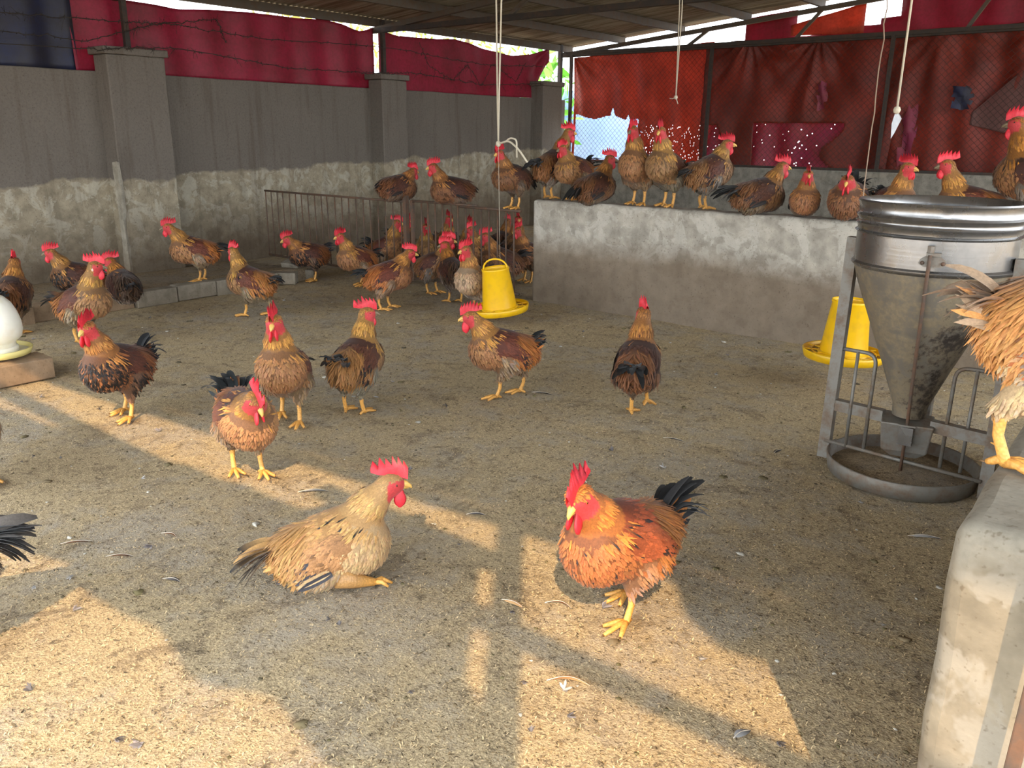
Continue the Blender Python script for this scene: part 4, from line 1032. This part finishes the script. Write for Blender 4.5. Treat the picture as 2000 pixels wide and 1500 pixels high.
br = mesh_obj('bracket', [hpt(f, s, z) for f in (R_+.004, R_+.012) for s, z in ((-.05, .985), (-.045, 1.0), (-.02, 1.018), (.02, 1.018), (.045, 1.0), (.05, .985), (.03, .972), (-.03, .972))], [tuple(range(8)), tuple(range(15, 7, -1))] + [(a, a+8, (a+1) % 8+8, (a+1) % 8) for a in range(8)], 'galv_steel', hp)
mesh_obj('bracket_lip', bar_v(hpt(R_+.008, -.026, 1.022), hpt(R_+.008, .026, 1.022), .045, .012), BARF, 'galv_steel', br)
for s in (-.036, .036):
    vv, fq = ball(hpt(R_+.016, s, .988), (.008, .008, .008), np.eye(3), 8, 6); mesh_obj('bolt', vv, fq, 'rusty_steel', br, True)
vv, fq = tube([hpt(R_+.03, -.012, 1.03), hpt(R_+.03, -.012, 1.055)], .014, 6); mesh_obj('nut', vv, [q_ for a in fq for q_ in a], 'galv_steel', br)
# legs and guards
for x, y, top in ((-.325, .0, 1.03), (.33, -.04, 1.0), (0., .33, 1.0)):
    lg = bar('leg', (x*1.05, y*1.0, 0), (x, y, top), .048, 'galv_steel', hp)
bar('cross_tube', (-.33, 0, .262), (-.10, -.01, .258), .042, 'galv_steel', hp, .05); bar('cross_tube', (.10, -.02, .258), (.33, -.04, .255), .042, 'galv_steel', hp, .05)
pipe('low_rod', [(-.34, -.02, .085), (.33, -.07, .075)], .0085, 'galv_steel', hp)
for s in (-1, 1):
    gx = .16
    pipe('guard', rounded([(s*.32, -.01, .53), (s*gx, -.02, .53), (s*gx, -.03, .08)], .05, 6), .0085, 'galv_steel', hp)
    pipe('guard_rod', [(s*.24, -.02, .53), (s*.24, -.03, .08)], .0075, 'galv_steel', hp)
tray = lathe('tray', [(.0, .006), (.295, .006), (.306, .07), (.312, .074), (.318, .07), (.306, .0), (.0, .0)], 'galv_steel', hp, 56)
lathe('tray_feed', [(.0, .045), (.1, .05), (.2, .03), (.297, .018)], 'bed_soil', hp, 40)

# rusty angle-iron door frame at the wall end
gx_ = float((lambda d: d[0]*1.35/d[1])(ray(1983, 1400)))
dfm = empty('gate_frame', (gx_, 1.35, 0)); tag(dfm, 'rusty iron gate standing against the front wall end', 'gate')
sub(bar('stile', (gx_, 1.35, -.03), (gx_ + .02, 1.35, .97), .022, 'rusty_steel', bevel=.003), dfm); sub(bar('stile', (.75, 1.20, -.03), (.75, 1.20, .97), .022, 'rusty_steel'), dfm)
for z_ in (.05, .40): sub(bar('crossbar', (gx_, 1.35, z_), (.75, 1.20, z_), .02, 'rusty_steel'), dfm)

# ------------------------------------------------------------------ trees outside the left wall
t = NT('leaf_green'); t.set(Base_Color=t.attr('plumage'), Roughness=.5)
tr_ = t.n('ShaderNodeBsdfTranslucent'); t.l(t.attr('plumage'), tr_.inputs[0]); mx = t.n('ShaderNodeMixShader'); mx.inputs[0].default_value = .35; t.l(t.b.outputs[0], mx.inputs[1]); t.l(tr_.outputs[0], mx.inputs[2]); t.l(mx.outputs[0], t.out.inputs[0]); M['leaf_green'] = t.m
plain('bark', lin(96, 80, 62), .9)
def tree(at, h, r, n, col, label, seed, leaf=.22):
    rr = np.random.default_rng(seed); root = empty('tree', at); tag(root, label, 'tree', 'trees outside the left wall')
    pipe('trunk', [(0, 0, -.05), (.05, .03, h*.4), (0, .1, h*.8)], [.1, .08, .04], 'bark', root)
    P = rr.normal(0, 1, (n, 3)); P /= np.linalg.norm(P, axis=1)[:, None]; P = P*rr.uniform(.5, 1, (n, 1))*np.array([r, r, h*.42]) + [0, 0, h*.68]
    Nn = rr.normal(0, 1, (n, 3)) + [0, 0, .8]; Nn /= np.linalg.norm(Nn, axis=1)[:, None]
    g = Geo(); c = np.asarray(col)[None]*rr.uniform(.6, 1.35, (n, 1))*(1 + rr.normal(0, .06, (n, 3)))
    feathers(g, P, Nn, rr.normal(0, 1, (n, 3)) + [0, 0, -.6], leaf*rr.uniform(.7, 1.3, n), leaf*.34, .1, .3, c, c*1.1, soft=0.)
    o = link(bpy.data.objects.new('crown', g.mesh('crown', [M['leaf_green']])), root); o['kind'] = 'stuff'
tree((-15.5, 17.2, 0), 5.2, 2.1, 900, lin(150, 168, 70), 'yellow green leafy tree outside, seen over the sagging tarpaulin', 41)
tree((-16.5, 13.2, 0), 4.7, 1.9, 700, lin(168, 164, 84), 'pale dry-leaved tree outside beyond the left wall', 42)
tree((-11.6, 15.4, 0), 3.1, .8, 260, lin(104, 170, 52), 'bright green bush outside in the corner gap of the shed', 43, .34)

# loose plastic bags caught on the back tarpaulins
def scrap(name, c, size, mat, label, seed):
    rr = np.random.default_rng(seed); n = 7
    V = [(c[0] + size[0]*((i/(n-1)) - .5) + rr.normal(0, size[0]*.06), c[1] - .02 - .02*math.sin(i*1.3 + j), c[2] + size[1]*(j/(n-1) - .5) + rr.normal(0, size[1]*.05)) for i in range(n) for j in range(n)]
    F = [(i*n+j, (i+1)*n+j, (i+1)*n+j+1, i*n+j+1) for i in range(n-1) for j in range(n-1) if not ((i in (0, n-2)) and rr.random() < .5)]
    o = mesh_obj(name, V, F, mat, None, True); tag(o, label, 'plastic scrap'); return o
scrap('plastic_scrap', (-2.52, 12.06, 1.93), (.24, .28), 'tarp_blue', 'crumpled blue plastic scrap on the dusty slanting cloth', 1)
scrap('plastic_scrap', (-4.28, 12.06, 1.98), (.14, .34), 'tarp_pink', 'pink rag hanging in front of the dark red tarpaulin', 2)
scrap('plastic_scrap', (-3.10, 12.06, 1.45), (.2, .75), 'tarp_pink', 'long pink strip of torn plastic beside the third fence post', 3)
# ------------------------------------------------------------------ the flock
def onY(x, y, Y):
    d = ray(x, y); return np.array([0, 0, CAM_H]) + d*(Y/d[1])
_seed = [100]
G_FLOOR, G_WALL, G_RAIL, G_BACK = 'roosters on the pen floor', 'roosters on the half wall', 'roosters on the rod fence', 'roosters crowded behind the gate'
def bird(px, py, psi, label, group=G_FLOOR, z=0., Y=None, **kw):
    """px, py: where the feet stand in view; psi: 0 faces the camera, 90 faces right, 180 faces away, -90 faces left"""
    P = gp(px, py, z) if Y is None else onY(px, py, Y)
    if Y is not None: P[2] = z
    d = -P[:2]/np.linalg.norm(P[:2]); v = -d; r = np.array([v[1], -v[0]]); a = math.radians(psi)
    h = math.cos(a)*d + math.sin(a)*r
    _seed[0] += 1
    kw.setdefault('seed', _seed[0])
    return make_rooster((P[0], P[1], z), math.degrees(math.atan2(h[1], h[0])), label, group=group, **kw)
# near the camera
bird(1222, 1195, -48, 'rust orange rooster standing in the sun patch, head lowered', pal='red', sc=1.04, zb=.255, neck=(.125, 62, 8), head=(24, -24), feet=((.05, .06), (-.06, -.065)), tail=(52, .15, 10), lod=.85, pitch=8)
bird(658, 1130, 92, 'pale buff rooster resting on the litter with one yellow foot out', pal='buff', sc=1.0, sit=True, pitch=13, neck=(.165, 52, 0), head=(0, -6), feet=((.12, -.085),), tail=(-4, .115, 14), lod=.85, fluffy=1.05)
bird(484, 922, 14, 'orange rooster walking at the camera, head down, blue black tail up', pal='classic', zb=.27, neck=(.105, 40, 0), head=(10, -38), feet=((.06, .05), (-.03, -.05)), tail=(64, .17, 10), pitch=3, lod=.9)
bird(566, 820, -14, 'tall tan-breasted rooster facing the camera behind the walking orange one', pal='classic', sc=1.06, pitch=24, neck=(.165, 78, 0), head=(0, -8), feet=((.07, .065), (-.07, -.055)), tail=(25, .1, 8), lod=.95)
bird(694, 806, 150, 'rooster with grey fluffy rump and black tail, head turned in profile', pal='grey', sc=1.0, pitch=14, neck=(.165, 76, 0), head=(-58, 2), feet=((.0, .055), (.0, -.055)), tail=(62, .12, 9), lod=.95)
bird(252, 812, -45, 'dark rooster with black-laced breast and slate grey tail', pal='dark', sc=1.02, pitch=12, neck=(.165, 72, 0), head=(14, -8), feet=((.05, .06), (-.04, -.065)), tail=(52, .13, 9), lod=.95)
bird(993, 773, -82, 'rooster in profile with mahogany wing in the middle of the floor', pal='classic', sc=1.0, pitch=10, neck=(.145, 58, 0), head=(0, -6), feet=((.075, .05), (-.075, -.05)), tail=(50, .11, 9), lod=.95)
bird(1238, 808, 172, 'brown rooster walking away alone with one foot lifted', pal='brown', sc=1.0, pitch=16, neck=(.17, 80, 0), head=(28, 0), feet=((.0, .015), (.06, -.06)), lift_foot=-1, tail=(30, .13, 9), lod=1.)
bird(2062, 915, 96, 'close amber rooster standing on the low wall beside the camera', None, z=.86, pal='amber', sc=1.0, pitch=14, neck=(.15, 66, 0), feet=((.08, .055), (-.085, -.055)), tail=(38, .11, 8), lod=.8, fluffy=1.08)
bird(-118, 1285, -96, 'dark rooster with silvery black tail, half out of view by the sunlit corner', pal='silver', sc=1.03, pitch=6, neck=(.14, 60, 0), feet=((.06, .055), (-.06, -.055)), tail=(30, .13, 22), lod=.9)
bird(-48, 938, 2, 'buff rooster almost hidden beyond the edge beside the sun patch', pal='classic', sc=1.0, pitch=14, feet=((.05, .055), (.0, -.055)), lod=1.2)
# along the left wall
bird(166, 668, 46, 'tan rooster in front of the kerb looking right, neck upright', pal='classic', sc=1.06, pitch=18, neck=(.165, 76, 0), head=(38, -4), feet=((.05, .045), (-.02, -.04)), tail=(30, .11, 8), lod=1.15)
bird(168, 603, -94, 'rooster with black tail partly hidden behind the tan one', z=.0, pal='dark', sc=1.0, pitch=10, neck=(.15, 66, 0), tail=(20, .14, 9), lod=1.35)
bird(244, 588, -165, 'dark-backed rooster crouching on the kerb, face turned sideways', z=.12, pal='rump', sc=1.02, sit=True, feet=None, pitch=6, neck=(.13, 58, 25), head=(66, 0), tail=(10, .07, 7), lod=1.25)
bird(392, 549, -85, 'rooster with golden saddle standing on the kerb by the first pillar', z=.12, pal='classic', sc=1.04, pitch=12, neck=(.155, 58, 0), head=(0, -4), feet=((.02, .045), (-.03, -.045)), tail=(12, .13, 9), lod=1.2)
bird(502, 617, -122, 'mahogany rooster striding away from the kerb', pal='classic', sc=1.02, pitch=12, neck=(.165, 80, 0), head=(-24, 2), feet=((.08, .05), (-.08, -.055)), tail=(28, .1, 8), lod=1.15)
bird(612, 549, -76, 'black-speckled rooster leaning forward beside the loose blocks', pal='dark', sc=1.0, pitch=6, neck=(.13, 46, 0), head=(0, -14), feet=((.0, .045), (-.02, -.045)), tail=(42, .12, 9), lod=1.3)
bird(30, 652, 158, 'brown rooster behind the white drinker, comb seen from behind', pal='brown', sc=1.04, pitch=14, neck=(.14, 70, 0), head=(10, 0), tail=(40, .12, 8), lod=1.3)
# before the fence
bird(704, 558, -62, 'orange-saddled rooster facing left before the rod fence', pal='classic', sc=1.0, pitch=12, neck=(.155, 68, 0), head=(6, -4), feet=((.0, .05), (-.03, -.05)), tail=(22, .12, 8), lod=1.3)
bird(754, 604, 104, 'brown rooster facing right with folded dark wing and black tail', pal='classic', sc=1.04, pitch=10, neck=(.13, 54, 0), head=(-14, -6), feet=((.05, .05), (-.05, -.05)), tail=(24, .11, 9), lod=1.2)
bird(846, 573, 62, 'pale-bellied rooster looking right before the rod gate', pal='grey', sc=1.0, pitch=14, neck=(.16, 74, 0), head=(20, -4), lod=1.35)
bird(888, 590, -152, 'dark-rumped rooster before the gate, head turned back left', pal='rump', sc=.98, pitch=12, neck=(.155, 76, 0), head=(70, -4), tail=(15, .08, 7), lod=1.35)
bird(932, 614, -32, 'cream-breasted rooster beside the yellow feeder with the hoop handle', pal='pale', sc=1.06, pitch=22, neck=(.165, 76, 0), head=(-22, -8), lod=1.2)
# behind the fence and gate
bird(752, 536, 60, 'upright rooster behind the last rods of the fixed fence panel', G_BACK, pal='classic', sc=1.04, pitch=20, neck=(.17, 78, 0), head=(20, -4), lod=1.4)
bird(782, 512, 35, 'dark rooster just behind the fence post', G_BACK, pal='brown', sc=1.0, lod=1.7)
bird(832, 541, 4, 'rooster facing forward behind the hinge side of the gate', G_BACK, pal='classic', sc=1.02, pitch=22, neck=(.165, 80, 0), lod=1.6)
bird(866, 522, 28, 'rooster behind the gate with tall comb between two others', G_BACK, pal='classic', sc=1.04, pitch=22, neck=(.17, 80, 0), lod=1.6)
bird(908, 530, 20, 'rooster in the middle of the crowd behind the gate', G_BACK, pal='classic', sc=1.02, pitch=20, neck=(.16, 78, 0), lod=1.6)
bird(948, 548, -58, 'golden-necked rooster looking left behind the gate', G_BACK, pal='classic', sc=1.03, pitch=16, neck=(.16, 76, 0), lod=1.4)
bird(975, 522, 150, 'dark rooster turned away in the crowd behind the gate', G_BACK, pal='brown', sc=1.0, lod=1.7)
bird(985, 566, -72, 'rooster looking left beside the latch side of the gate', G_BACK, pal='brown', sc=1.04, pitch=16, lod=1.5)
bird(1006, 532, 10, 'tall rooster behind the gate next to the half wall', G_BACK, pal='brown', sc=1.1, pitch=22, neck=(.17, 82, 0), lod=1.5)
bird(1030, 550, -35, 'rooster squeezed between gate and half wall end', G_BACK, pal='brown', sc=1.06, pitch=18, lod=1.5)
# on the rod fence
bird(780, 398, 118, 'rooster crouched on the fence rail facing right', G_RAIL, z=.81, Y=5.8, pal='brown', sc=1.0, sit=True, feet=None, hang=1, pitch=4, neck=(.11, 56, -6), head=(10, -6), tail=(-5, .07, 7), lod=1.3)
bird(880, 401, -76, 'rooster crouched on the gate rail facing left', G_RAIL, z=.815, Y=5.8, pal='brown', sc=1.02, sit=True, feet=None, hang=1, pitch=6, neck=(.15, 68, 0), head=(0, -6), tail=(-12, .07, 7), lod=1.25)
bird(1004, 408, -48, 'dark brown rooster standing on the gate rail', G_RAIL, z=.815, Y=5.8, pal='brown', sc=.98, pitch=10, neck=(.14, 74, 0), head=(10, -4), feet=((.0, .05), (.0, -.05)), tail=(-30, .1, 8), lod=1.2)
# on the half wall
WY, WZ = 6.05, .9
bird(1072, 384, 142, 'black-tailed rooster at the end of the half wall stretching its neck', G_WALL, z=WZ, Y=WY, pal='grey', sc=1.04, pitch=16, neck=(.21, 62, -14), head=(-42, 0), tail=(28, .13, 9), lod=1.1)
bird(1124, 386, -42, 'tan rooster facing left behind the crouching one on half wall', G_WALL, z=WZ, Y=WY + .05, pal='classic', sc=.98, zb=.26, pitch=8, neck=(.12, 66, 0), lod=1.1)
bird(1163, 400, 134, 'crouching rooster on the half wall with drooping saddle plumes', G_WALL, z=WZ, Y=WY - .06, pal='brown', sc=1.0, sit=True, feet=None, hang=1, pitch=12, neck=(.16, 72, -10), head=(-44, -2), tail=(-28, .12, 9), lod=1.05)
bird(1246, 400, -26, 'tall tan rooster facing the camera on the half wall', G_WALL, z=WZ, Y=WY - .03, pal='classic', sc=1.08, pitch=26, neck=(.17, 80, 0), head=(0, -6), lod=1.05)
bird(1304, 402, -36, 'tall rooster with dark wing on half wall, second of the upright pair', G_WALL, z=WZ, Y=WY, pal='grey', sc=1.08, pitch=24, neck=(.165, 82, 0), head=(22, -6), lod=1.05)
bird(1374, 407, 132, 'rooster with small black tail on half wall looking right', G_WALL, z=WZ, Y=WY, pal='grey', sc=1.02, pitch=16, neck=(.13, 68, -10), head=(-38, 0), tail=(8, .09, 8), lod=1.05)
bird(1480, 424, 124, 'crouching rooster with bushy black tail on the half wall', G_WALL, z=WZ, Y=WY - .03, pal='brown', sc=1.03, sit=True, feet=None, hang=1, pitch=6, neck=(.15, 64, 0), head=(-8, -4), tail=(12, .15, 11), lod=1.05)
bird(1568, 426, 2, 'small buff-chested rooster sitting on the half wall facing forward', G_WALL, z=WZ, Y=WY, pal='classic', sc=.88, sit=True, feet=None, hang=1, pitch=10, neck=(.14, 76, 0), head=(8, -6), tail=(10, .08, 7), comb=.8, lod=1.05)
bird(1650, 440, -8, 'plump rooster sitting on the half wall, raised tail behind its head', G_WALL, z=WZ, Y=WY - .06, pal='brown', sc=1.06, sit=True, feet=None, hang=1, pitch=2, neck=(.08, 60, 6), head=(0, -16), tail=(66, .17, 11), lod=1.05)
bird(1738, 450, 28, 'rooster sitting on half wall behind the hopper rim, looking right', G_WALL, z=WZ, Y=WY, pal='classic', sc=.98, sit=True, feet=None, hang=1, pitch=12, neck=(.17, 80, 0), head=(40, -4), lod=1.1)
bird(1880, 454, -76, 'golden brown rooster on the half wall above the hopper facing left', G_WALL, z=WZ, Y=WY, pal='classic', sc=1.04, sit=True, feet=None, hang=1, pitch=8, neck=(.18, 74, 0), head=(0, -6), tail=(-10, .06, 8), lod=1.1)
bird(2008, 470, -112, 'tall rooster at the far end of the half wall above the hopper', G_WALL, z=WZ, Y=WY, pal='rump', sc=1.14, pitch=20, neck=(.2, 80, 0), head=(26, -4), tail=(10, .12, 9), lod=1.1)
# ------------------------------------------------------------------ litter, droppings and stray feathers
rr = np.random.default_rng(77)
t = NT('husk'); t.set(Base_Color=t.attr('plumage'), Roughness=.8); t.b.inputs['Specular IOR Level'].default_value = .2; M['husk'] = t.m
def floor_z(x, y): return .006*np.sin(x*2.3 + 1)*np.sin(y*1.9) + .003*np.sin(x*6.1 + y*4.7) - .009
n = 420000
x = rr.uniform(-6.8, .2, n); y = rr.uniform(.3, 5.9, n)
d = np.hypot(x, y); clump = .5 + .5*np.sin(x*3.1 + 2*np.sin(y*2.2))*np.sin(y*3.7 + 1.5*np.sin(x*1.7))
keep = rr.random(n) < np.clip(1.1/(1 + (d/1.9)**2.2), 0, 1)*(.45 + .75*clump)
keep &= ~((x > -.24) & (y > 1.38)) & (np.hypot(x + .81, y - 3.79) > .3)
x, y = x[keep], y[keep]; n = len(x)
a = rr.uniform(0, 6.283, n); L = rr.uniform(.0035, .0075, n); W = rr.uniform(.0011, .002, n); tl = rr.uniform(-.5, .5, n)
dx, dy = np.cos(a), np.sin(a)
z = floor_z(x, y) + .003
V = np.stack([np.stack([x - dx*L, y - dy*L, z - tl*L], 1), np.stack([x - dy*W, y + dx*W, z + .0015], 1), np.stack([x + dx*L, y + dy*L, z + tl*L], 1), np.stack([x + dy*W, y - dx*W, z + .0012], 1)], 1).reshape(-1, 3)
c = np.where(rr.random((n, 1)) < .66, lin(218, 194, 150), np.where(rr.random((n, 1)) < .6, lin(140, 116, 82), lin(78, 66, 50)))*rr.uniform(.75, 1.15, (n, 1))
g = Geo(); g.add(V, np.arange(n*4).reshape(-1, 4), np.repeat(c, 4, 0))
o = link(bpy.data.objects.new('rice_husk_litter', g.mesh('rice_husk_litter', [M['husk']]))); tag(o, 'loose rice husks scattered over the pen floor', 'litter', kind='stuff')
# droppings and dirt crumbs
g = Geo(); k = 1500
x = rr.uniform(-6.6, -.1, k); y = rr.uniform(.5, 5.8, k)
for i in range(k):
    if x[i] > -.25 and y[i] > 1.35: continue
    r = rr.uniform(.003, .007) if rr.random() < .93 else rr.uniform(.010, .022)
    vv, fq = ball((0, 0, 0), (r, r*rr.uniform(.6, 1.), r*rr.uniform(.25, .5)), np.eye(3), 7, 5); vv = vv[:, [0, 1, 2]]
    vv = np.stack([vv[:, 0], vv[:, 1], vv[:, 2]], 1)*(1 + rr.normal(0, .28, (len(vv), 1)))
    vv[:, [1, 2]] = vv[:, [2, 1]] if False else vv[:, [1, 2]]
    aa = rr.uniform(0, 6.28); R2 = np.array([[math.cos(aa), -math.sin(aa)], [math.sin(aa), math.cos(aa)]]); vv[:, :2] = vv[:, :2] @ R2.T
    vv += [x[i], y[i], float(floor_z(x[i], y[i])) + .002]
    col = lin(*[(118, 106, 78), (100, 90, 70), (128, 112, 86), (196, 190, 176), (116, 106, 74)][int(rr.integers(0, 5))])
    g.add(vv, fq, col*rr.uniform(.7, 1.2))
o = link(bpy.data.objects.new('droppings', g.mesh('droppings', [M['husk']]))); tag(o, 'small dark droppings and dirt crumbs on the litter', 'droppings', kind='stuff')

# dark chips and matted bits trodden into the litter
k = 7800
x = rr.uniform(-6.7, -.1, k); y = rr.uniform(.4, 5.85, k); w_ = np.sin(x*2.7 + 1.3*np.sin(y*3.3))*np.sin(y*2.9 + 1.1*np.sin(x*2.1))
ok = (rr.random(k) < .35 + .6*(w_ > .1)) & ~((x > -.25) & (y > 1.36)); x, y = x[ok], y[ok]; k = len(x)
a = rr.uniform(0, 6.283, k); L = rr.uniform(.0025, .0085, k)*np.where(rr.random(k) < .06, 1.6, 1.); W = L*rr.uniform(.15, .5, k); z = floor_z(x, y) + .0045
V = np.stack([np.stack([x + np.cos(a + o_)*r_*L + np.cos(a + 1.57 + o_*0)*0, y + np.sin(a + o_)*r_*L, z + dz_*L], 1) for o_, r_, dz_ in ((0, 1, .25), (.5, .55, .0), (2.5, .6, .1), (3.2, 1., .3), (3.8, .5, .0), (5.7, .6, .1))], 1).reshape(-1, 3)
c = np.where(rr.random((k, 1)) < .6, lin(112, 98, 76), np.where(rr.random((k, 1)) < .4, lin(82, 72, 58), lin(136, 120, 96)))*rr.uniform(.7, 1.2, (k, 1))
g = Geo(); g.add(V, np.arange(k*6).reshape(-1, 6), np.repeat(c, 6, 0))
o = link(bpy.data.objects.new('litter_debris', g.mesh('litter_debris', [M['husk']]))); tag(o, 'dark matted chips trodden into the husk litter', 'litter', kind='stuff')

def quill(name, L, W, bend, c0, c1, seed, curl=.12):
    q = np.random.default_rng(seed); g = Geo(); tt = np.linspace(0, 1, 9)
    pts = np.stack([tt*L - L/2, bend*L*np.sin(tt*math.pi), .004 + curl*L*np.sin(tt*math.pi)*.35], 1)
    wd = W*np.array([.08, .25, .8, 1, 1, .95, .8, .5, .05])*q.uniform(.85, 1.1, 9)
    v_, q_, c_ = strip(pts, wd, np.array([0, 1., .15]), np.asarray(c0), np.asarray(c1)); g.add(v_, q_, c_)
    v2, f2 = tube(pts + [0, 0, .001], np.linspace(.0016, .0005, 9), 5); g.add(v2, f2, lin(206, 194, 176))
    return g.mesh(name, [M['husk']])
def tuft(name, seed, col):
    q = np.random.default_rng(seed); g = Geo(); k = 12
    P = q.normal(0, .003, (k, 3)); P[:, 2] = .004; N = np.repeat([[0, 0, 1.]], k, 0) + q.normal(0, .3, (k, 3)); N /= np.linalg.norm(N, axis=1)[:, None]
    D = q.normal(0, 1, (k, 3)); D[:, 2] *= .3; D[:, 0] += 2.6
    c = np.asarray(col)[None]*q.uniform(.7, 1.2, (k, 1)); feathers(g, P, N, D, .026*q.uniform(.5, 1.2, k), .0075, .25, .2, c, c*1.1)
    return g.mesh(name, [M['husk']])
def lay(name, me, px, py, rz, label, group=None, sc=1.):
    P = gp(px, py); o = link(bpy.data.objects.new(name, me)); o.location = (P[0], P[1], float(floor_z(P[0], P[1])) + .004); o.rotation_euler = (0, 0, rz); o.scale = (sc,)*3
    tag(o, label, 'feather', group)
BK, GY, WH, BR = lin(34, 30, 28), lin(112, 106, 104), lin(186, 184, 182), lin(120, 76, 44)
for px, py, rz, L, W, b, c0, c1, lab in [
    (612, 958, .75, .13, .008, .12, WH*.7, BK, 'long black quill feather lying behind the buff rooster'),
    (1152, 935, 1.9, .10, .009, .25, GY, BK, 'curled dark feather beyond the comb of the rust orange rooster'),
    (1806, 1048, .5, .12, .010, .08, WH, GY*.6, 'white-shafted dark feather on the floor by the front wall'),
    (1060, 770, .3, .13, .009, .06, BK, BK, 'dark feather behind the feet of the profile rooster'),
    (1316, 858, .2, .11, .006, .1, BK, GY*.4, 'thin dark feather on the open floor right of centre'),
    (1520, 880, 1.4, .07, .010, .1, BK, GY*.5, 'short black feather standing up near the hopper tray'),
    (1010, 645, .6, .09, .007, .05, BK, BK, 'small dark feather below the handled yellow feeder'),
    (1450, 1432, 1.2, .06, .011, .1, WH, BK, 'black and white feather tip in the front sun patch'),
    (335, 1135, .4, .07, .008, .15, GY, BK, 'grey brown feather on the shaded litter left of the buff rooster'),
    (150, 1060, .9, .11, .006, .05, BR, BK, 'reddish brown feather near the sunlit left edge'),
    (235, 1090, .7, .10, .006, .1, BR, BK, 'brown feather shaft in the shade left of the buff rooster'),
    (330, 1048, .2, .08, .005, .2, BR, BR*.5, 'bent brown feather in front of the walking orange rooster'),
    (1090, 1185, .3, .09, .004, .25, BR, BR*.6, 'thin brown stalk feather beside the yellow foot in the sun'),
    (1110, 1335, .5, .12, .007, .18, BR, lin(200, 160, 110), 'pale brown feather lying in the front sun patch'),
    (930, 1003, .6, .08, .008, .2, GY, BK, 'dark feather at the upper edge of the sun strip'),
    (1000, 1178, .1, .08, .010, .1, lin(220, 180, 130), lin(196, 150, 100), 'buff feather lying on the sunlit strip by the post shadow'),
]:
    lay('feather', quill('feather', L, W, b, c0, c1, int(px)), px, py, rz, lab)
tufts = [tuft('down', 5, GY), tuft('down', 6, lin(168, 164, 160)), tuft('down', 7, lin(138, 130, 128))]
for i in range(60):
    px = rr.uniform(20, 1750); py = 560 + 900*rr.random()**1.5
    P = gp(px, py)
    if (P[0] > -.35 and P[1] > 1.3) or P[1] > 5.6 or P[0] < -6.7 or math.hypot(P[0]+.81, P[1]-3.79) < .38: continue
    lay('down_feather', tufts[i % 3], px, py, rr.uniform(0, 6.28), 'small grey white down tuft lying on the litter', 'down tufts on the floor', rr.uniform(.5, 1.15))
